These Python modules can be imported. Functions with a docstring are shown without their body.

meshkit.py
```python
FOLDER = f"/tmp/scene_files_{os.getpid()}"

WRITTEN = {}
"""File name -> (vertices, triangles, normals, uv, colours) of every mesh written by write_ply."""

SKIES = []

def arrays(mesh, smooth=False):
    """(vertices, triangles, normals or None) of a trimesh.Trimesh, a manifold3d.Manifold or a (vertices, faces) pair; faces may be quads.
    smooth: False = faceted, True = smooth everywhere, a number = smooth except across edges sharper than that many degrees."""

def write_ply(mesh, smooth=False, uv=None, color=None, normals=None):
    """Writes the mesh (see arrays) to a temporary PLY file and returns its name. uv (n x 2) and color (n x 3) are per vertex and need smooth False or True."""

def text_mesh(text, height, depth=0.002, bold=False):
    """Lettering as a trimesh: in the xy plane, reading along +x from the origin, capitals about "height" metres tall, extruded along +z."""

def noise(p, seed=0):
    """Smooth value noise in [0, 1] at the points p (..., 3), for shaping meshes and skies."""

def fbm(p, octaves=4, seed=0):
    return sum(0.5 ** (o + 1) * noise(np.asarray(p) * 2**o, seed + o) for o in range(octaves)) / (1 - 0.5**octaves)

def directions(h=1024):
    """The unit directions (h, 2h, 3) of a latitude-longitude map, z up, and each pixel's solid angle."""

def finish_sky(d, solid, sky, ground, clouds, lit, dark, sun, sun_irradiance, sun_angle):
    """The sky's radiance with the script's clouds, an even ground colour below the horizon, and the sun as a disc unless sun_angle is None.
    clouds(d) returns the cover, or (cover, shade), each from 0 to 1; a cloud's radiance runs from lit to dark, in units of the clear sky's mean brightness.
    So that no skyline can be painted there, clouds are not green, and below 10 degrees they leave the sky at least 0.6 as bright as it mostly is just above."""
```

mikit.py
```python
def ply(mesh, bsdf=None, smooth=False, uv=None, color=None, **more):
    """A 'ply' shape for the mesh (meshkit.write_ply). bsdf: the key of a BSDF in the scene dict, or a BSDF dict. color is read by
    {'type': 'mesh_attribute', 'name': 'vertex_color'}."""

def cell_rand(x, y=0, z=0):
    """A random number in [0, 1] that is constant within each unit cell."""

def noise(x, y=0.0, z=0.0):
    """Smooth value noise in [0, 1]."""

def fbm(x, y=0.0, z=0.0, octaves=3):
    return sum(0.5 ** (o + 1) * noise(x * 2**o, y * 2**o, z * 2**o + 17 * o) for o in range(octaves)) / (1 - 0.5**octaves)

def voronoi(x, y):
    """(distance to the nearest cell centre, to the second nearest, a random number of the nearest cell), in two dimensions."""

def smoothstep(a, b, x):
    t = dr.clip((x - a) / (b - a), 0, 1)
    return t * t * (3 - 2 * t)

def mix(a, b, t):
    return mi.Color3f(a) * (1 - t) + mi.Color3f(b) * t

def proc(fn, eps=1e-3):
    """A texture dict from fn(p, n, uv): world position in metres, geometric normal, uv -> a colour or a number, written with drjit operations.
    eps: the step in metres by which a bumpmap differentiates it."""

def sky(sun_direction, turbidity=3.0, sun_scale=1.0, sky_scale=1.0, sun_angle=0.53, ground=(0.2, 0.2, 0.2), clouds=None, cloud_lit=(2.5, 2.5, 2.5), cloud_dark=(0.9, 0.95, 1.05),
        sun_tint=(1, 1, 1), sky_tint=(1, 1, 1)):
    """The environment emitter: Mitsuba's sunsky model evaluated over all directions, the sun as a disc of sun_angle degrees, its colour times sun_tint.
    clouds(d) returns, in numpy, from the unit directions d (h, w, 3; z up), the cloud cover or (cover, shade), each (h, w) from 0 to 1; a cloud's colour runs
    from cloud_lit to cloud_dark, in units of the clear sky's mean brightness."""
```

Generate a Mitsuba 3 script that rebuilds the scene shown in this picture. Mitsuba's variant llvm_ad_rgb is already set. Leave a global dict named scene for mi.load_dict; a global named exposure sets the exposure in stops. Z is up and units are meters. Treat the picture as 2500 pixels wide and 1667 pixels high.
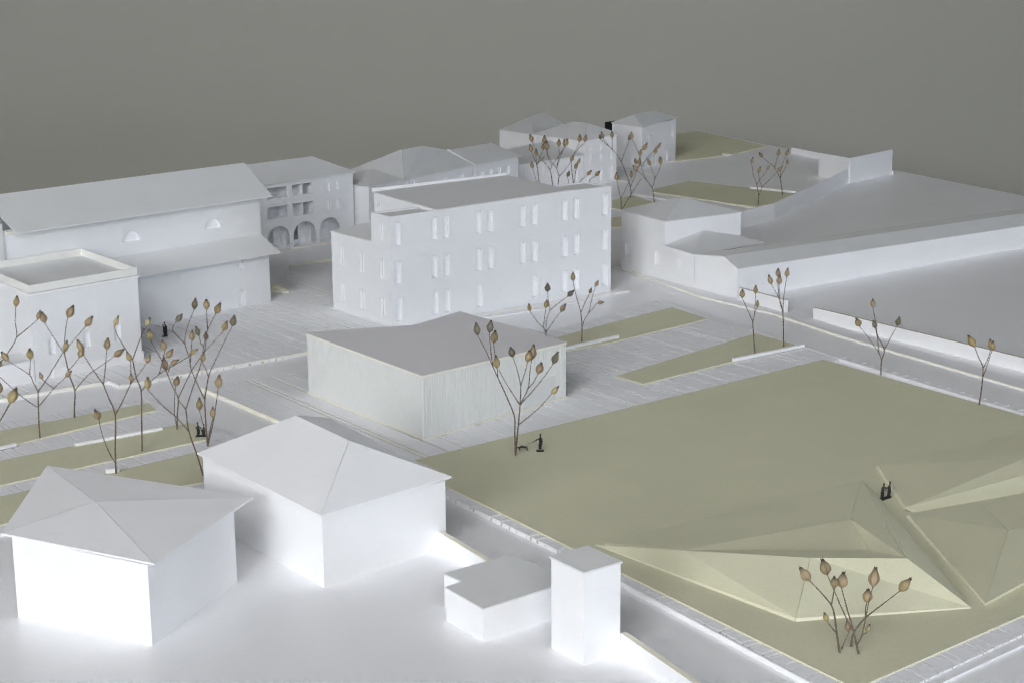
import math, random
import numpy as np, trimesh, mitsuba as mi, mikit
import shapely.geometry as sg
import manifold3d as m3
# ------------------------------------------------------------------ camera, light, exposure (lengths below in millimetres, scaled to metres)
exposure = 0.10
CAMERA = dict(origin=(0, 0, .270), pitch=.23620, roll=-.008588, fov=32.588)
AMBIENT = (.010, .010, .0095)
WINDOW = (8.3, 8.4, 8.6)
WINDOW_LOW = (7.9, 8.0, 8.2)
WINDOW_BACK = (14.9, 15.2, 15.6)
WINDOW_SIDE = (6.9, 7.9, 9.4)
WINDOW_LEFT = (1.5, 1.5, 1.5)
BACKDROP = (.520, .512, .452)

S=.001
scene={'type':'scene'} if False else {}
labels={}
T4=mi.ScalarTransform4f
# ------------------------------------------------------------------ helpers
def d2(a): a=math.radians(a); return np.array([math.cos(a),math.sin(a)])
def nm(key):
    if key not in scene and not any(k.startswith(key+'__') for k in scene): return key
    i=1
    while '%s_%03d'%(key,i) in scene or any(k.startswith('%s_%03d__'%(key,i)) for k in scene): i+=1
    return '%s_%03d'%(key,i)
cnt={}
def part(holder,name,mesh,mat,smooth=False,label=None,kind=None,color=None):
    base=holder+'__'+name if holder else name
    n=cnt.get(base,0);cnt[base]=n+1
    key=base if n==0 else '%s_%03d'%(base,n)
    if isinstance(mesh,tuple): mesh=trimesh.Trimesh(np.array(mesh[0],float),np.array(mesh[1]),process=False)
    m=mesh.copy();m.apply_scale(S)
    scene[key]=mikit.ply(m,mat,smooth=smooth,color=color) if color is not None else mikit.ply(m,mat,smooth=smooth)
    if label or kind: labels[key]={}
    if label: labels[key]['label']=label
    if kind: labels[key]['kind']=kind
    return key
things=set()
def thing(name,label,cat,group=None):
    n=cnt.get('T_'+name,0);cnt['T_'+name]=n+1
    key=name if n==0 else '%s_%03d'%(name,n)
    labels[key]={'label':label,'category':cat}
    if group: labels[key]['group']=group
    return key
def struct(name,mesh,mat,label,**k):
    key=part(None,name,mesh,mat,**k);labels[key]={'label':label,'kind':'structure'};return key
def poly(pts): return sg.Polygon([(float(p[0]),float(p[1])) for p in pts]).buffer(0)
def slab(pg,z0,z1):
    if not isinstance(pg,(sg.Polygon,sg.MultiPolygon)): pg=poly(pg)
    gs=[pg] if pg.geom_type=='Polygon' else list(pg.geoms)
    ms=[]
    for q in gs:
        if q.area<.05: continue
        m=trimesh.creation.extrude_polygon(q,z1-z0);m.apply_translation([0,0,z0]);ms.append(m)
    return trimesh.util.concatenate(ms)
def wallmesh(p,q,prof,holes=(),t=1.2,z0=0,trim=(0,0)):
    """wall whose outer face stands on p->q (outer side on the right of p->q), prof = top profile [(u,z)...]"""
    p=np.array(p[:2],float);q=np.array(q[:2],float);L=np.linalg.norm(q-p);a=(q-p)/L;n=np.array([-a[1],a[0]])
    pg=sg.Polygon([(trim[0],z0)]+[(min(max(u,trim[0]),L-trim[1]),z) for u,z in prof]+[(L-trim[1],z0)]).buffer(0)
    for h in holes: pg=pg.difference(sg.Polygon(h))
    m=trimesh.creation.extrude_polygon(pg,t)
    M=np.eye(4);M[:3,0]=[a[0],a[1],0];M[:3,1]=[0,0,1];M[:3,2]=[a[1],-a[0],0];M[:3,3]=[p[0]+n[0]*t,p[1]+n[1]*t,0]
    m.apply_transform(M);return m
def boxuv(p,q,u0,z0,u1,z1,d0,d1):
    """box on wall p->q between depths d0 and d1 behind the outer face"""
    p=np.array(p[:2],float);q=np.array(q[:2],float);a=(q-p)/np.linalg.norm(q-p);n=np.array([-a[1],a[0]])
    v=[]
    for z in (z0,z1):
        for u,dd in ((u0,d0),(u1,d0),(u1,d1),(u0,d1)): v.append([*(p+a*u+n*dd),z])
    return hexa(v)
def hexa(v): return trimesh.Trimesh(np.array(v,float),[[0,2,1],[0,3,2],[4,5,6],[4,6,7],[0,1,5],[0,5,4],[1,2,6],[1,6,5],[2,3,7],[2,7,6],[3,0,4],[3,4,7]],process=False)
def rc(w,m=0): return [(w[0]-m,w[1]-m),(w[2]+m,w[1]-m),(w[2]+m,w[3]+m),(w[0]-m,w[3]+m)]
def panel(pts,t=.8,gap=.12):
    """folded card facet: convex polygon of 3-D points, thickness t downwards, shrunk by gap so creases show"""
    P=np.array(pts,float);c=P.mean(0)
    if gap:
        d=c-P;d/=np.linalg.norm(d,axis=1,keepdims=True);P=P+d*gap
    n=len(P);a=0
    for i in range(n): a+=P[i,0]*P[(i+1)%n,1]-P[(i+1)%n,0]*P[i,1]
    if a<0: P=P[::-1]
    v=np.vstack([P,P-[0,0,t]]);f=[]
    for i in range(1,n-1): f+=[[0,i,i+1],[n,n+i+1,n+i]]
    for i in range(n): j=(i+1)%n;f+=[[i,n+i,n+j],[i,n+j,j]]
    return trimesh.Trimesh(v,f,process=False)
def windows(key,p,q,rects,t=1.2,mat='pane',dep=.2,m=1.6):
    for w in rects: part(key,'window',boxuv(p,q,w[0]-m,max(w[1]-m,.1),w[2]+m,w[3]+m,t+.45,t+1.0),mat)
def ccw(pts): return pts if poly(pts).exterior.is_ccw else pts[::-1]
def house(key,corners,heights,mat,holes=None,t=1.2,z0=0,skip=()):
    """four (or more) walls round a footprint given anticlockwise; heights per corner"""
    n=len(corners)
    for i in range(n):
        if i in skip: continue
        p,q=np.array(corners[i]),np.array(corners[(i+1)%n]);L=np.linalg.norm(q-p)
        h=(holes or {}).get(i,[])
        # outer side must be on the right of p->q for an anticlockwise footprint
        part(key,'wall',wallmesh(p,q,[(0,heights[i]),(L,heights[(i+1)%n])],[rc(w) for w in h],t,z0,trim=(0,0) if i%2==0 else (t+.01,t+.01)),mat)
        if h: windows(key,p,q,h,t)
def X(p,u,v,au,av): return np.array(p[:2])+d2(au)*u+d2(av)*v
def P3(p,z): return [float(p[0]),float(p[1]),float(z)]
def strip(p,q,w,z0,z1,side=1):
    p=np.array(p,float);q=np.array(q,float);a=(q-p)/np.linalg.norm(q-p);n=np.array([-a[1],a[0]])*side
    return slab(ccw([tuple(p),tuple(q),tuple(q+n*w),tuple(p+n*w)]),z0,z1)
def _cam():
    th,ro=CAMERA['pitch'],CAMERA['roll'];f=np.array([0,math.cos(th),-math.sin(th)]);r=np.array([1.,0,0]);u=np.cross(r,f);up=-math.sin(ro)*r+math.cos(ro)*u
    o=np.array(CAMERA['origin'])
    return {'type':'perspective','fov':CAMERA['fov'],'fov_axis':'x','near_clip':.02,'far_clip':20.,'to_world':T4().look_at(origin=o.tolist(),target=(o+f).tolist(),up=up.tolist())}
scene['camera']=_cam()
scene['room_light']={'type':'constant','radiance':{'type':'rgb','value':list(AMBIENT)}}
def window_light(name,cx,cy,cz,az,w,h,rad,label):
    a=d2(az+90);n=d2(az);c=np.array([cx,cy])
    v=[[*(c-a*w/2),cz-h/2],[*(c+a*w/2),cz-h/2],[*(c+a*w/2),cz+h/2],[*(c-a*w/2),cz+h/2]]
    m=trimesh.Trimesh(np.array(v),[[0,1,2],[0,2,3]],process=False)
    if m.face_normals[0][:2]@n<0: m.invert()
    scene[name]={**mikit.ply(m,None),'bsdf':{'type':'diffuse','reflectance':{'type':'rgb','value':[.2,.2,.2]}},'emitter':{'type':'area','radiance':{'type':'rgb','value':list(rad)}}}
    labels[name]={'label':label,'category':'window'}
window_light('window_light',-.60,-.64,1.35,70,.62,.70,WINDOW,'upper left pane of daylight window close behind the viewer')
window_light('window_light_001',.10,-.75,.75,92,.85,.50,WINDOW_LOW,'lower daylight window close behind the viewer')
window_light('window_light_002',-1.16,-2.19,.85,70,1.2,.70,WINDOW_BACK,'bright daylight window far behind the viewer')
window_light('window_light_003',2.94,-.7,.26,150,1.2,.5,WINDOW_SIDE,'low cool daylight window out of frame on the right')
window_light('window_light_004',-2.2,-.2,1.5,30,.9,.9,WINDOW_LEFT,'high dim window out of frame on the left')
# ------------------------------------------------------------------ surveyed plan of the model, in millimetres
D={'board': [(244.61,2285.5),(507.21,1715.38)],
'lawn': [(193.32,1056.58),(-56.95,849.5),(121.53,578.26),(373.29,789.61)],
'pav_plaza': [(-184.59,1003.92),(-134.6,1039.27),(-50.54,1150.02),(-20.16,1180.65),(22.46,1138.82),(65.27,1188.41),(99.91,1230.24),(105.5,1235.34),(157.26,1142.17),(203.24,1058.75),(190.9,1042.59),(-56.7,835.8)],
'up_plaza': [(-234.05,1009.59),(-169.27,1059.33),(-131.01,1089.74),(-80.2,1132.06),(-82.21,1162.97),(-127.63,1222.73),(-144.75,1398.47),(-176.96,1375.44),(-181.44,1299.79),(-174.99,1244.58),(-255.31,1170.68),(-235.03,1081.44),(-289.98,1031.94),(-311.66,1009.8),(-301.9,975.92),(-297.33,980.66),(-242.71,1021.1)],
'main_pave': [(-64.36,1161.8),(14.67,1209.09),(87.86,1274.2),(72.85,1274.83),(44.97,1283.11),(-81.95,1186.57)],
'garden': [(-287.67,930.42),(-212.49,981.28),(-148.85,902.56),(-145.12,809.65),(-236.62,748.83)],
'L1': [(-281.48,912.87),(-209.32,968.59),(-201.06,953.64),(-272.06,879.88)],
'L2': [(-266.07,858.21),(-185.67,922.32),(-174.97,926.6),(-162.02,896.25),(-254.36,817.26)],
'L3': [(-249.54,800.38),(-198.88,841.44),(-162.49,874.5),(-154.09,856.57),(-152.29,822.24),(-161.51,816.35),(-237.84,759.44)],
'L4': [(24.56,1116.37),(33.39,1125.31),(63.66,1158.74),(113.51,1209.52),(134.3,1172.02),(66.0,1107.54),(33.87,1085.58),(27.85,1078.86)],
'L5': [(62.54,1021.29),(160.47,1127.32),(181.0,1098.64),(184.49,1088.91),(137.96,1054.67),(77.2,1001.54)],
'front_pave': [(-36.34,819.99),(118.85,584.05),(124.76,575.17),(107.6,584.16),(82.52,628.18),(46.51,682.8),(-27.02,793.14),(-39.48,813.27)],
'front_strip': [(-34.45,815.37),(118.58,582.74),(46.51,682.8),(82.52,628.18)],
'fr_strip': [(125.96,583.79),(201.25,646.85),(195.7,627.49),(144.68,583.41)],
'fr_step': [(145.03,585.59),(196.55,630.23),(193.5,619.56),(153.85,585.41)],
'right_pave': [(78.38,1373.33),(139.07,1249.4),(182.21,1192.79),(216.32,1124.41),(298.6,986.79)],
'right_strip': [(105.5,1235.34),(157.26,1142.17),(203.03,1062.24),(282.92,932.19),(285.33,940.62),(204.25,1068.96),(186.36,1105.62),(109.64,1239.65)],
'farlawn': [(187.13,1984.64),(211.9,2241.71),(243.53,2275.31),(312.04,2115.13),(257.11,2038.8)],
'far2': [(141.61,1758.29),(148.07,1779.16),(187.76,1830.99),(244.96,1777.88),(287.14,1745.85),(251.71,1675.86),(234.09,1657.82)],
'near_gate': [(99.63,1706.51),(120.92,1736.08),(140.0,1692.29),(105.76,1647.7),(96.45,1658.54)],
'near_gate2': [(92.48,1603.35),(102.58,1610.17),(99.02,1553.35),(89.53,1551.54)],
'farlines': [[(156.35,1967.19),(201.5,1994.7),(248.4,2042.43)],[(257.49,2041.83),(312.51,2118.27)],[(95.61,1658.46),(105.92,1650.15)],[(183.36,1715.43),(205.71,1686.29),(229.41,1654.86)],[(111.63,1842.81),(122.4,1831.41)],[(145.86,1893.09),(153.33,1879.95)]],
'alley': [[(-177.62,1380.57),(-145.82,1409.13)],[(-198.86,1437.19),(-185.86,1459.48),(-155.18,1491.41)],[(-177.82,1276.66),(-148.85,1217.18)]],
'bench': [(33.03,1085.61,70.47,1117.99,1.89),(137.72,1052.69,187.5,1088.45,2.17),(-229.99,883.97,-190.01,913.23,1.68),(-270.85,875.66,-261.55,885.64,1.55),(244.28,1773.2,285.26,1739.33,2.25),(247.53,2039.33,255.97,2027.62,1.41),(121.03,1737.78,150.38,1699.33,1.76),(-203.5,836.72,-197.33,838.82,2.27)],
'main': (-80.68,1158.65),
'main_front_win': [(3.01,55.85,7.89,70.85),(32.94,56.45,37.8,71.63),(43.24,56.46,48.05,71.81),(70.6,56.93,75.49,72.14),(80.88,57.17,86.13,72.37),(108.99,57.83,114.18,72.86),(119.79,57.6,125.35,72.86),(147.22,58.01,152.72,73.31),(158.13,58.17,163.86,73.46),(185.52,58.39,191.93,73.57),(3.02,29.95,7.94,45.16),(32.99,30.29,37.87,45.8),(42.95,30.53,47.92,46.01),(70.45,30.89,75.5,46.44),(80.78,31.27,85.78,46.43),(108.75,31.66,114.25,46.72),(119.32,31.9,125.19,46.95),(146.88,32.1,152.69,47.42),(157.83,32.28,163.59,47.55),(185.04,32.9,190.56,47.95),(3.05,4.0,7.99,19.54),(32.78,4.44,37.82,19.96),(43.06,4.78,47.92,20.12),(70.17,5.04,75.52,20.95),(119.28,6.12,124.75,21.78),(146.67,6.35,152.22,21.96),(157.53,10.04,163.16,21.98),(184.86,6.88,190.71,22.53)],
'main_side_win': [(9.05,58.94,14.08,72.0),(9.3,32.66,14.53,46.28),(8.98,5.87,14.61,19.81),(34.86,33.48,40.17,47.55),(34.83,6.89,40.59,20.83),(61.02,35.03,66.27,48.69),(61.54,8.17,67.03,21.96)],
'pav': [(-47.39,892.08),(30.63,974.61),(-31.86,1048.71),(-57.06,1009.4),(-118.91,988.1)],
'tower': [(25.81,605.52),(39.96,616.05),(14.29,622.31)],
'box': [(-11.87,627.72),(14.65,649.63),(22.95,656.95),(-1.33,685.75),(-28.2,664.86),(-20.46,656.07),(-26.98,650.04)],
'h2': (-79.08,685.97),
'h2ridge': [(28.01,50.16),(73.53,51.47)],
'h2eave': [(-79.98,684.31,32.5),(-147.2,776.34,32.5),(-25.19,733.09,32.5)],
'h1': [(-139.16,627.23),(-116.54,693.57),(-198.83,657.1)],
'h1eave': [(-136.37,626.04,33.6),(-110.52,708.97,32.0),(-208.58,749.65,34.5),(-203.9,659.74,34.8)],
'gw1': [(-33.47,730.36),(-20.89,709.27),9.03],
'gw2': [(39.96,616.05),(52.25,589.68),8.83],
'church': (-174.99,1244.58),
'lun': [(48.33,59.5),(35.13,60.03),(41.51,66.22),(116.22,59.51),(101.87,59.95),(108.95,66.07)],
'church_win': [(22.12,29.35,27.75,36.98),(22.61,2.5,28.19,14.05),(71.21,28.73,76.95,36.78)],
'church_left': [(208.28,59.74),(202.76,79.33),(198.7,81.35)],
'flat': (-287.52,1022.27),
'flat_win': [(10.37,16.73,15.06,26.5),(34.28,16.91,39.2,26.38),(56.32,16.81,61.18,26.77)],
'flat_pts': [(0.38,54.18),(0.85,56.02),(1.21,60.42),(75.97,54.79),(76.07,56.34),(75.95,60.58),(75.57,7.09),(75.77,1.18)],
'low': [(-22.61,15.74),(-0.95,14.88),(-23.76,2.15)],
'arc': (-185.74,1469.26),
'arc_rect': [(-25.07,43.68,-3.28,53.33),(0.95,44.24,23.34,53.4),(-25.9,26.86,-3.71,37.08),(1.32,26.52,23.71,37.42),(38.14,43.91,42.34,51.71),(47.94,44.35,52.03,52.17),(38.09,27.7,41.66,35.81),(48.05,27.44,51.5,35.87)],
'arc_arch': [[(-26.68,7.54),(-2.13,4.83),(-13.43,19.76)],[(1.12,1.35),(26.07,1.04),(14.61,20.93)],[(29.15,0.31),(52.39,0.61),(41.77,21.09)]],
'arc_roof': [(42.3,71.14),(-27.27,71.1),(67.81,57.72),(-23.4,57.29)],
'k4': [(-123.54,1512.63),(8.2,1702.43),(-137.98,1526.34)],
'k4u': [(49.64,44.92),(152.94,46.07),(231.03,45.0),(230.97,40.32)],
'k4win': [(51.53,38.27,58.88,45.08),(61.66,37.38,65.86,45.0),(105.76,34.53,113.64,39.55),(130.44,32.93,139.45,39.76),(151.36,32.89,159.63,38.44),(164.69,32.99,172.36,38.48),(179.61,31.98,187.39,38.35),(194.03,31.14,201.18,38.73),(208.64,29.34,215.89,38.26)],
'k4gothic': [(4.79,30.98),(9.61,30.71),(4.96,40.54),(10.63,40.57),(8.1,43.58)],
'k4n': (-0.82,0.57),
'k4r': [(86.12,66.03),(117.53,65.98),(146.94,57.03),(226.61,57.16),(40.25,54.03)],
'k4e': [(0.6,45.08),(48.64,45.2),(152.93,45.9),(154.35,46.72),(234.06,46.11)],
'k5': (111.56,1836.9),
'k5u': [(-0.37,51.13),(-43.73,46.71),(-43.71,31.96),(-127.17,29.23),(-69.1,31.85)],
'k5win': [(-38.0,33.85,-33.32,40.25),(-37.98,22.72,-33.28,31.47),(-24.21,34.99,-19.36,41.43),(-24.17,23.62,-19.3,32.14),(-10.06,36.63,-5.52,42.59),(-10.01,24.96,-5.69,32.8),(-52.37,4.47,-47.0,18.87),(-25.07,1.84,-19.32,16.4),(-10.76,2.33,-4.68,16.98),(-125.49,17.02,-121.97,27.73),(-114.15,15.93,-110.25,28.07),(-99.86,17.28,-95.31,27.7),(-67.35,14.32,-63.25,25.73)],
'k5l': [(0.04,46.71),(84.74,45.5),(84.82,35.95),(0.01,31.96),(57.12,40.45),(52.59,36.64),(24.16,39.81),(20.47,35.98)],
'k5roof': [(0.66,66.11),(22.24,62.0),(3.91,51.26)],
'k5c': [(9.9,1743.38),(56.4,1796.25),(27.98,1845.69),(-5.71,1818.29)],
'k5a': [(-11.69,1919.17),(24.87,1875.76),(59.23,1980.94),(24.91,1960.77),(32.2,1981.29)],
'k6': [(145.65,1936.61),(189.4,2004.06),(114.59,1971.25)],
'k6win': [(8.14,27.53,14.88,35.17),(19.27,26.24,26.74,35.29),(67.0,27.31,73.08,36.04),(53.65,-1.33,61.33,13.75),(30.45,-0.0,33.2,10.35)],
'k6r': [(113.67,1976.8),(145.8,1930.95),(192.87,2020.66),(138.21,1963.68),(164.95,2005.44)],
'gate': [(163.74,1244.74),(83.15,1365.74)],
'gatewin': [(127.18,12.35,133.76,22.23),(90.14,10.7,96.31,21.01),(63.3,14.1,69.04,20.06)],
'scr': [[(204.42,1547.05),(241.97,1591.19),14.17,14.54],[(241.97,1591.19),(351.93,1811.84),14.54,14.42],[(352.33,1811.07),(329.35,1862.83),25.98,25.23],[(352.27,1809.59),(410.17,1873.73),26.18,26.69],[(353.75,1999.06),(329.34,2049.49),6.96,7.37],[(410.78,1871.31),(412.0,1872.83),3.95,3.72]],
'sw': [[(164.55,1240.4),(191.9,1196.76),9.96,10.66],[(207.45,1176.4),(279.39,1076.24),9.05,5.71]],
'shedq': [(195.96,1337.06)],
'm1': [(36.14,728.05,2.7),(71.3,691.9,13.0),(119.17,663.76,20.0),(157.69,662.24,20.0),(181.5,652.16,3.0),(109.94,640.23,4.0),(170.6,816.8,2.7),(161.45,716.96,13.0),(148.07,729.77,13.0),(71.08,693.75,12.6),(150.23,700.82,9.5),(39.42,730.3,2.7),(173.58,788.29,2.7)],
'm2': [(181.8,835.15,4.0),(269.78,886.91,5.0),(248.94,815.79,13.0),(181.22,768.02,5.0),(245.17,801.77,9.0),(243.51,794.65,2.7),(185.47,767.95,2.7),(181.57,836.67,2.7),(181.34,772.27,2.7)],
'm3': [(180.95,762.24,3.6),(217.14,773.95,4.5),(216.13,724.53,9.0),(187.36,652.34,4.5),(259.07,796.03,5.0),(241.18,738.26,10.0),(227.51,692.25,5.0),(180.02,761.47,2.7),(187.81,654.21,2.7),(228.56,695.2,2.7)],
'p_dog': [(14.25,868.3,11.5),(14.29,868.3,10.15),(14.24,868.3,9.59),(14.11,868.3,5.87),(13.99,868.3,3.61),(12.62,868.3,9.38),(11.31,868.3,8.15),(10.45,868.3,7.71),(15.1,868.3,9.24),(14.76,868.3,5.86)],
'dog': [(1.78,868.93,4.55),(3.08,868.93,4.54),(4.49,868.93,5.09),(6.76,868.93,4.62),(8.05,868.93,3.48),(4.8,868.93,2.71),(3.29,868.93,3.97),(1.99,868.93,3.42)],
'leash': [(10.47,869.99,7.2),(7.75,869.99,6.2),(5.91,869.99,5.32)],
'p1': [(174.56,785.62,10.66),(174.46,785.62,9.58),(174.26,785.62,9.12),(174.05,785.62,6.95),(173.89,785.62,5.4),(173.85,785.62,2.76),(175.38,785.62,8.8),(175.51,785.62,7.25)],
'p2': [(178.08,788.75,10.3),(177.94,788.75,9.22),(177.75,788.75,8.36),(177.9,788.75,6.65),(177.6,788.75,5.09),(177.54,788.75,2.91),(176.96,788.75,7.9),(176.29,788.75,6.2)],
'p3': [(-230.01,1135.34,9.69),(-229.93,1135.34,8.55),(-230.32,1135.34,6.56),(-230.26,1135.34,5.13),(-231.03,1135.34,3.71),(-232.23,1135.34,2.29),(-231.99,1135.34,10.42),(-230.86,1135.34,11.98)],
'p4': [(-168.49,900.1,10.16),(-168.26,900.1,9.12),(-168.2,900.1,8.19),(-168.06,900.1,6.44),(-168.47,900.1,2.83),(-166.77,900.1,7.59),(-169.33,900.1,7.96)],
'p5': [(-165.25,900.4,9.0),(-165.25,900.4,7.84),(-165.18,900.4,6.91),(-165.38,900.4,5.16),(-165.5,900.4,2.83),(-166.22,900.4,6.22),(-164.08,900.4,6.67)],
'steps': [[(-179.88,1282.93),(-174.88,1278.69),6.2],[(-179.53,1280.06),(-171.73,1276.58),5.3],[(-179.2,1277.21),(-168.59,1274.49),4.4],[(-178.86,1274.39),(-165.46,1272.42),3.5]],
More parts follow.
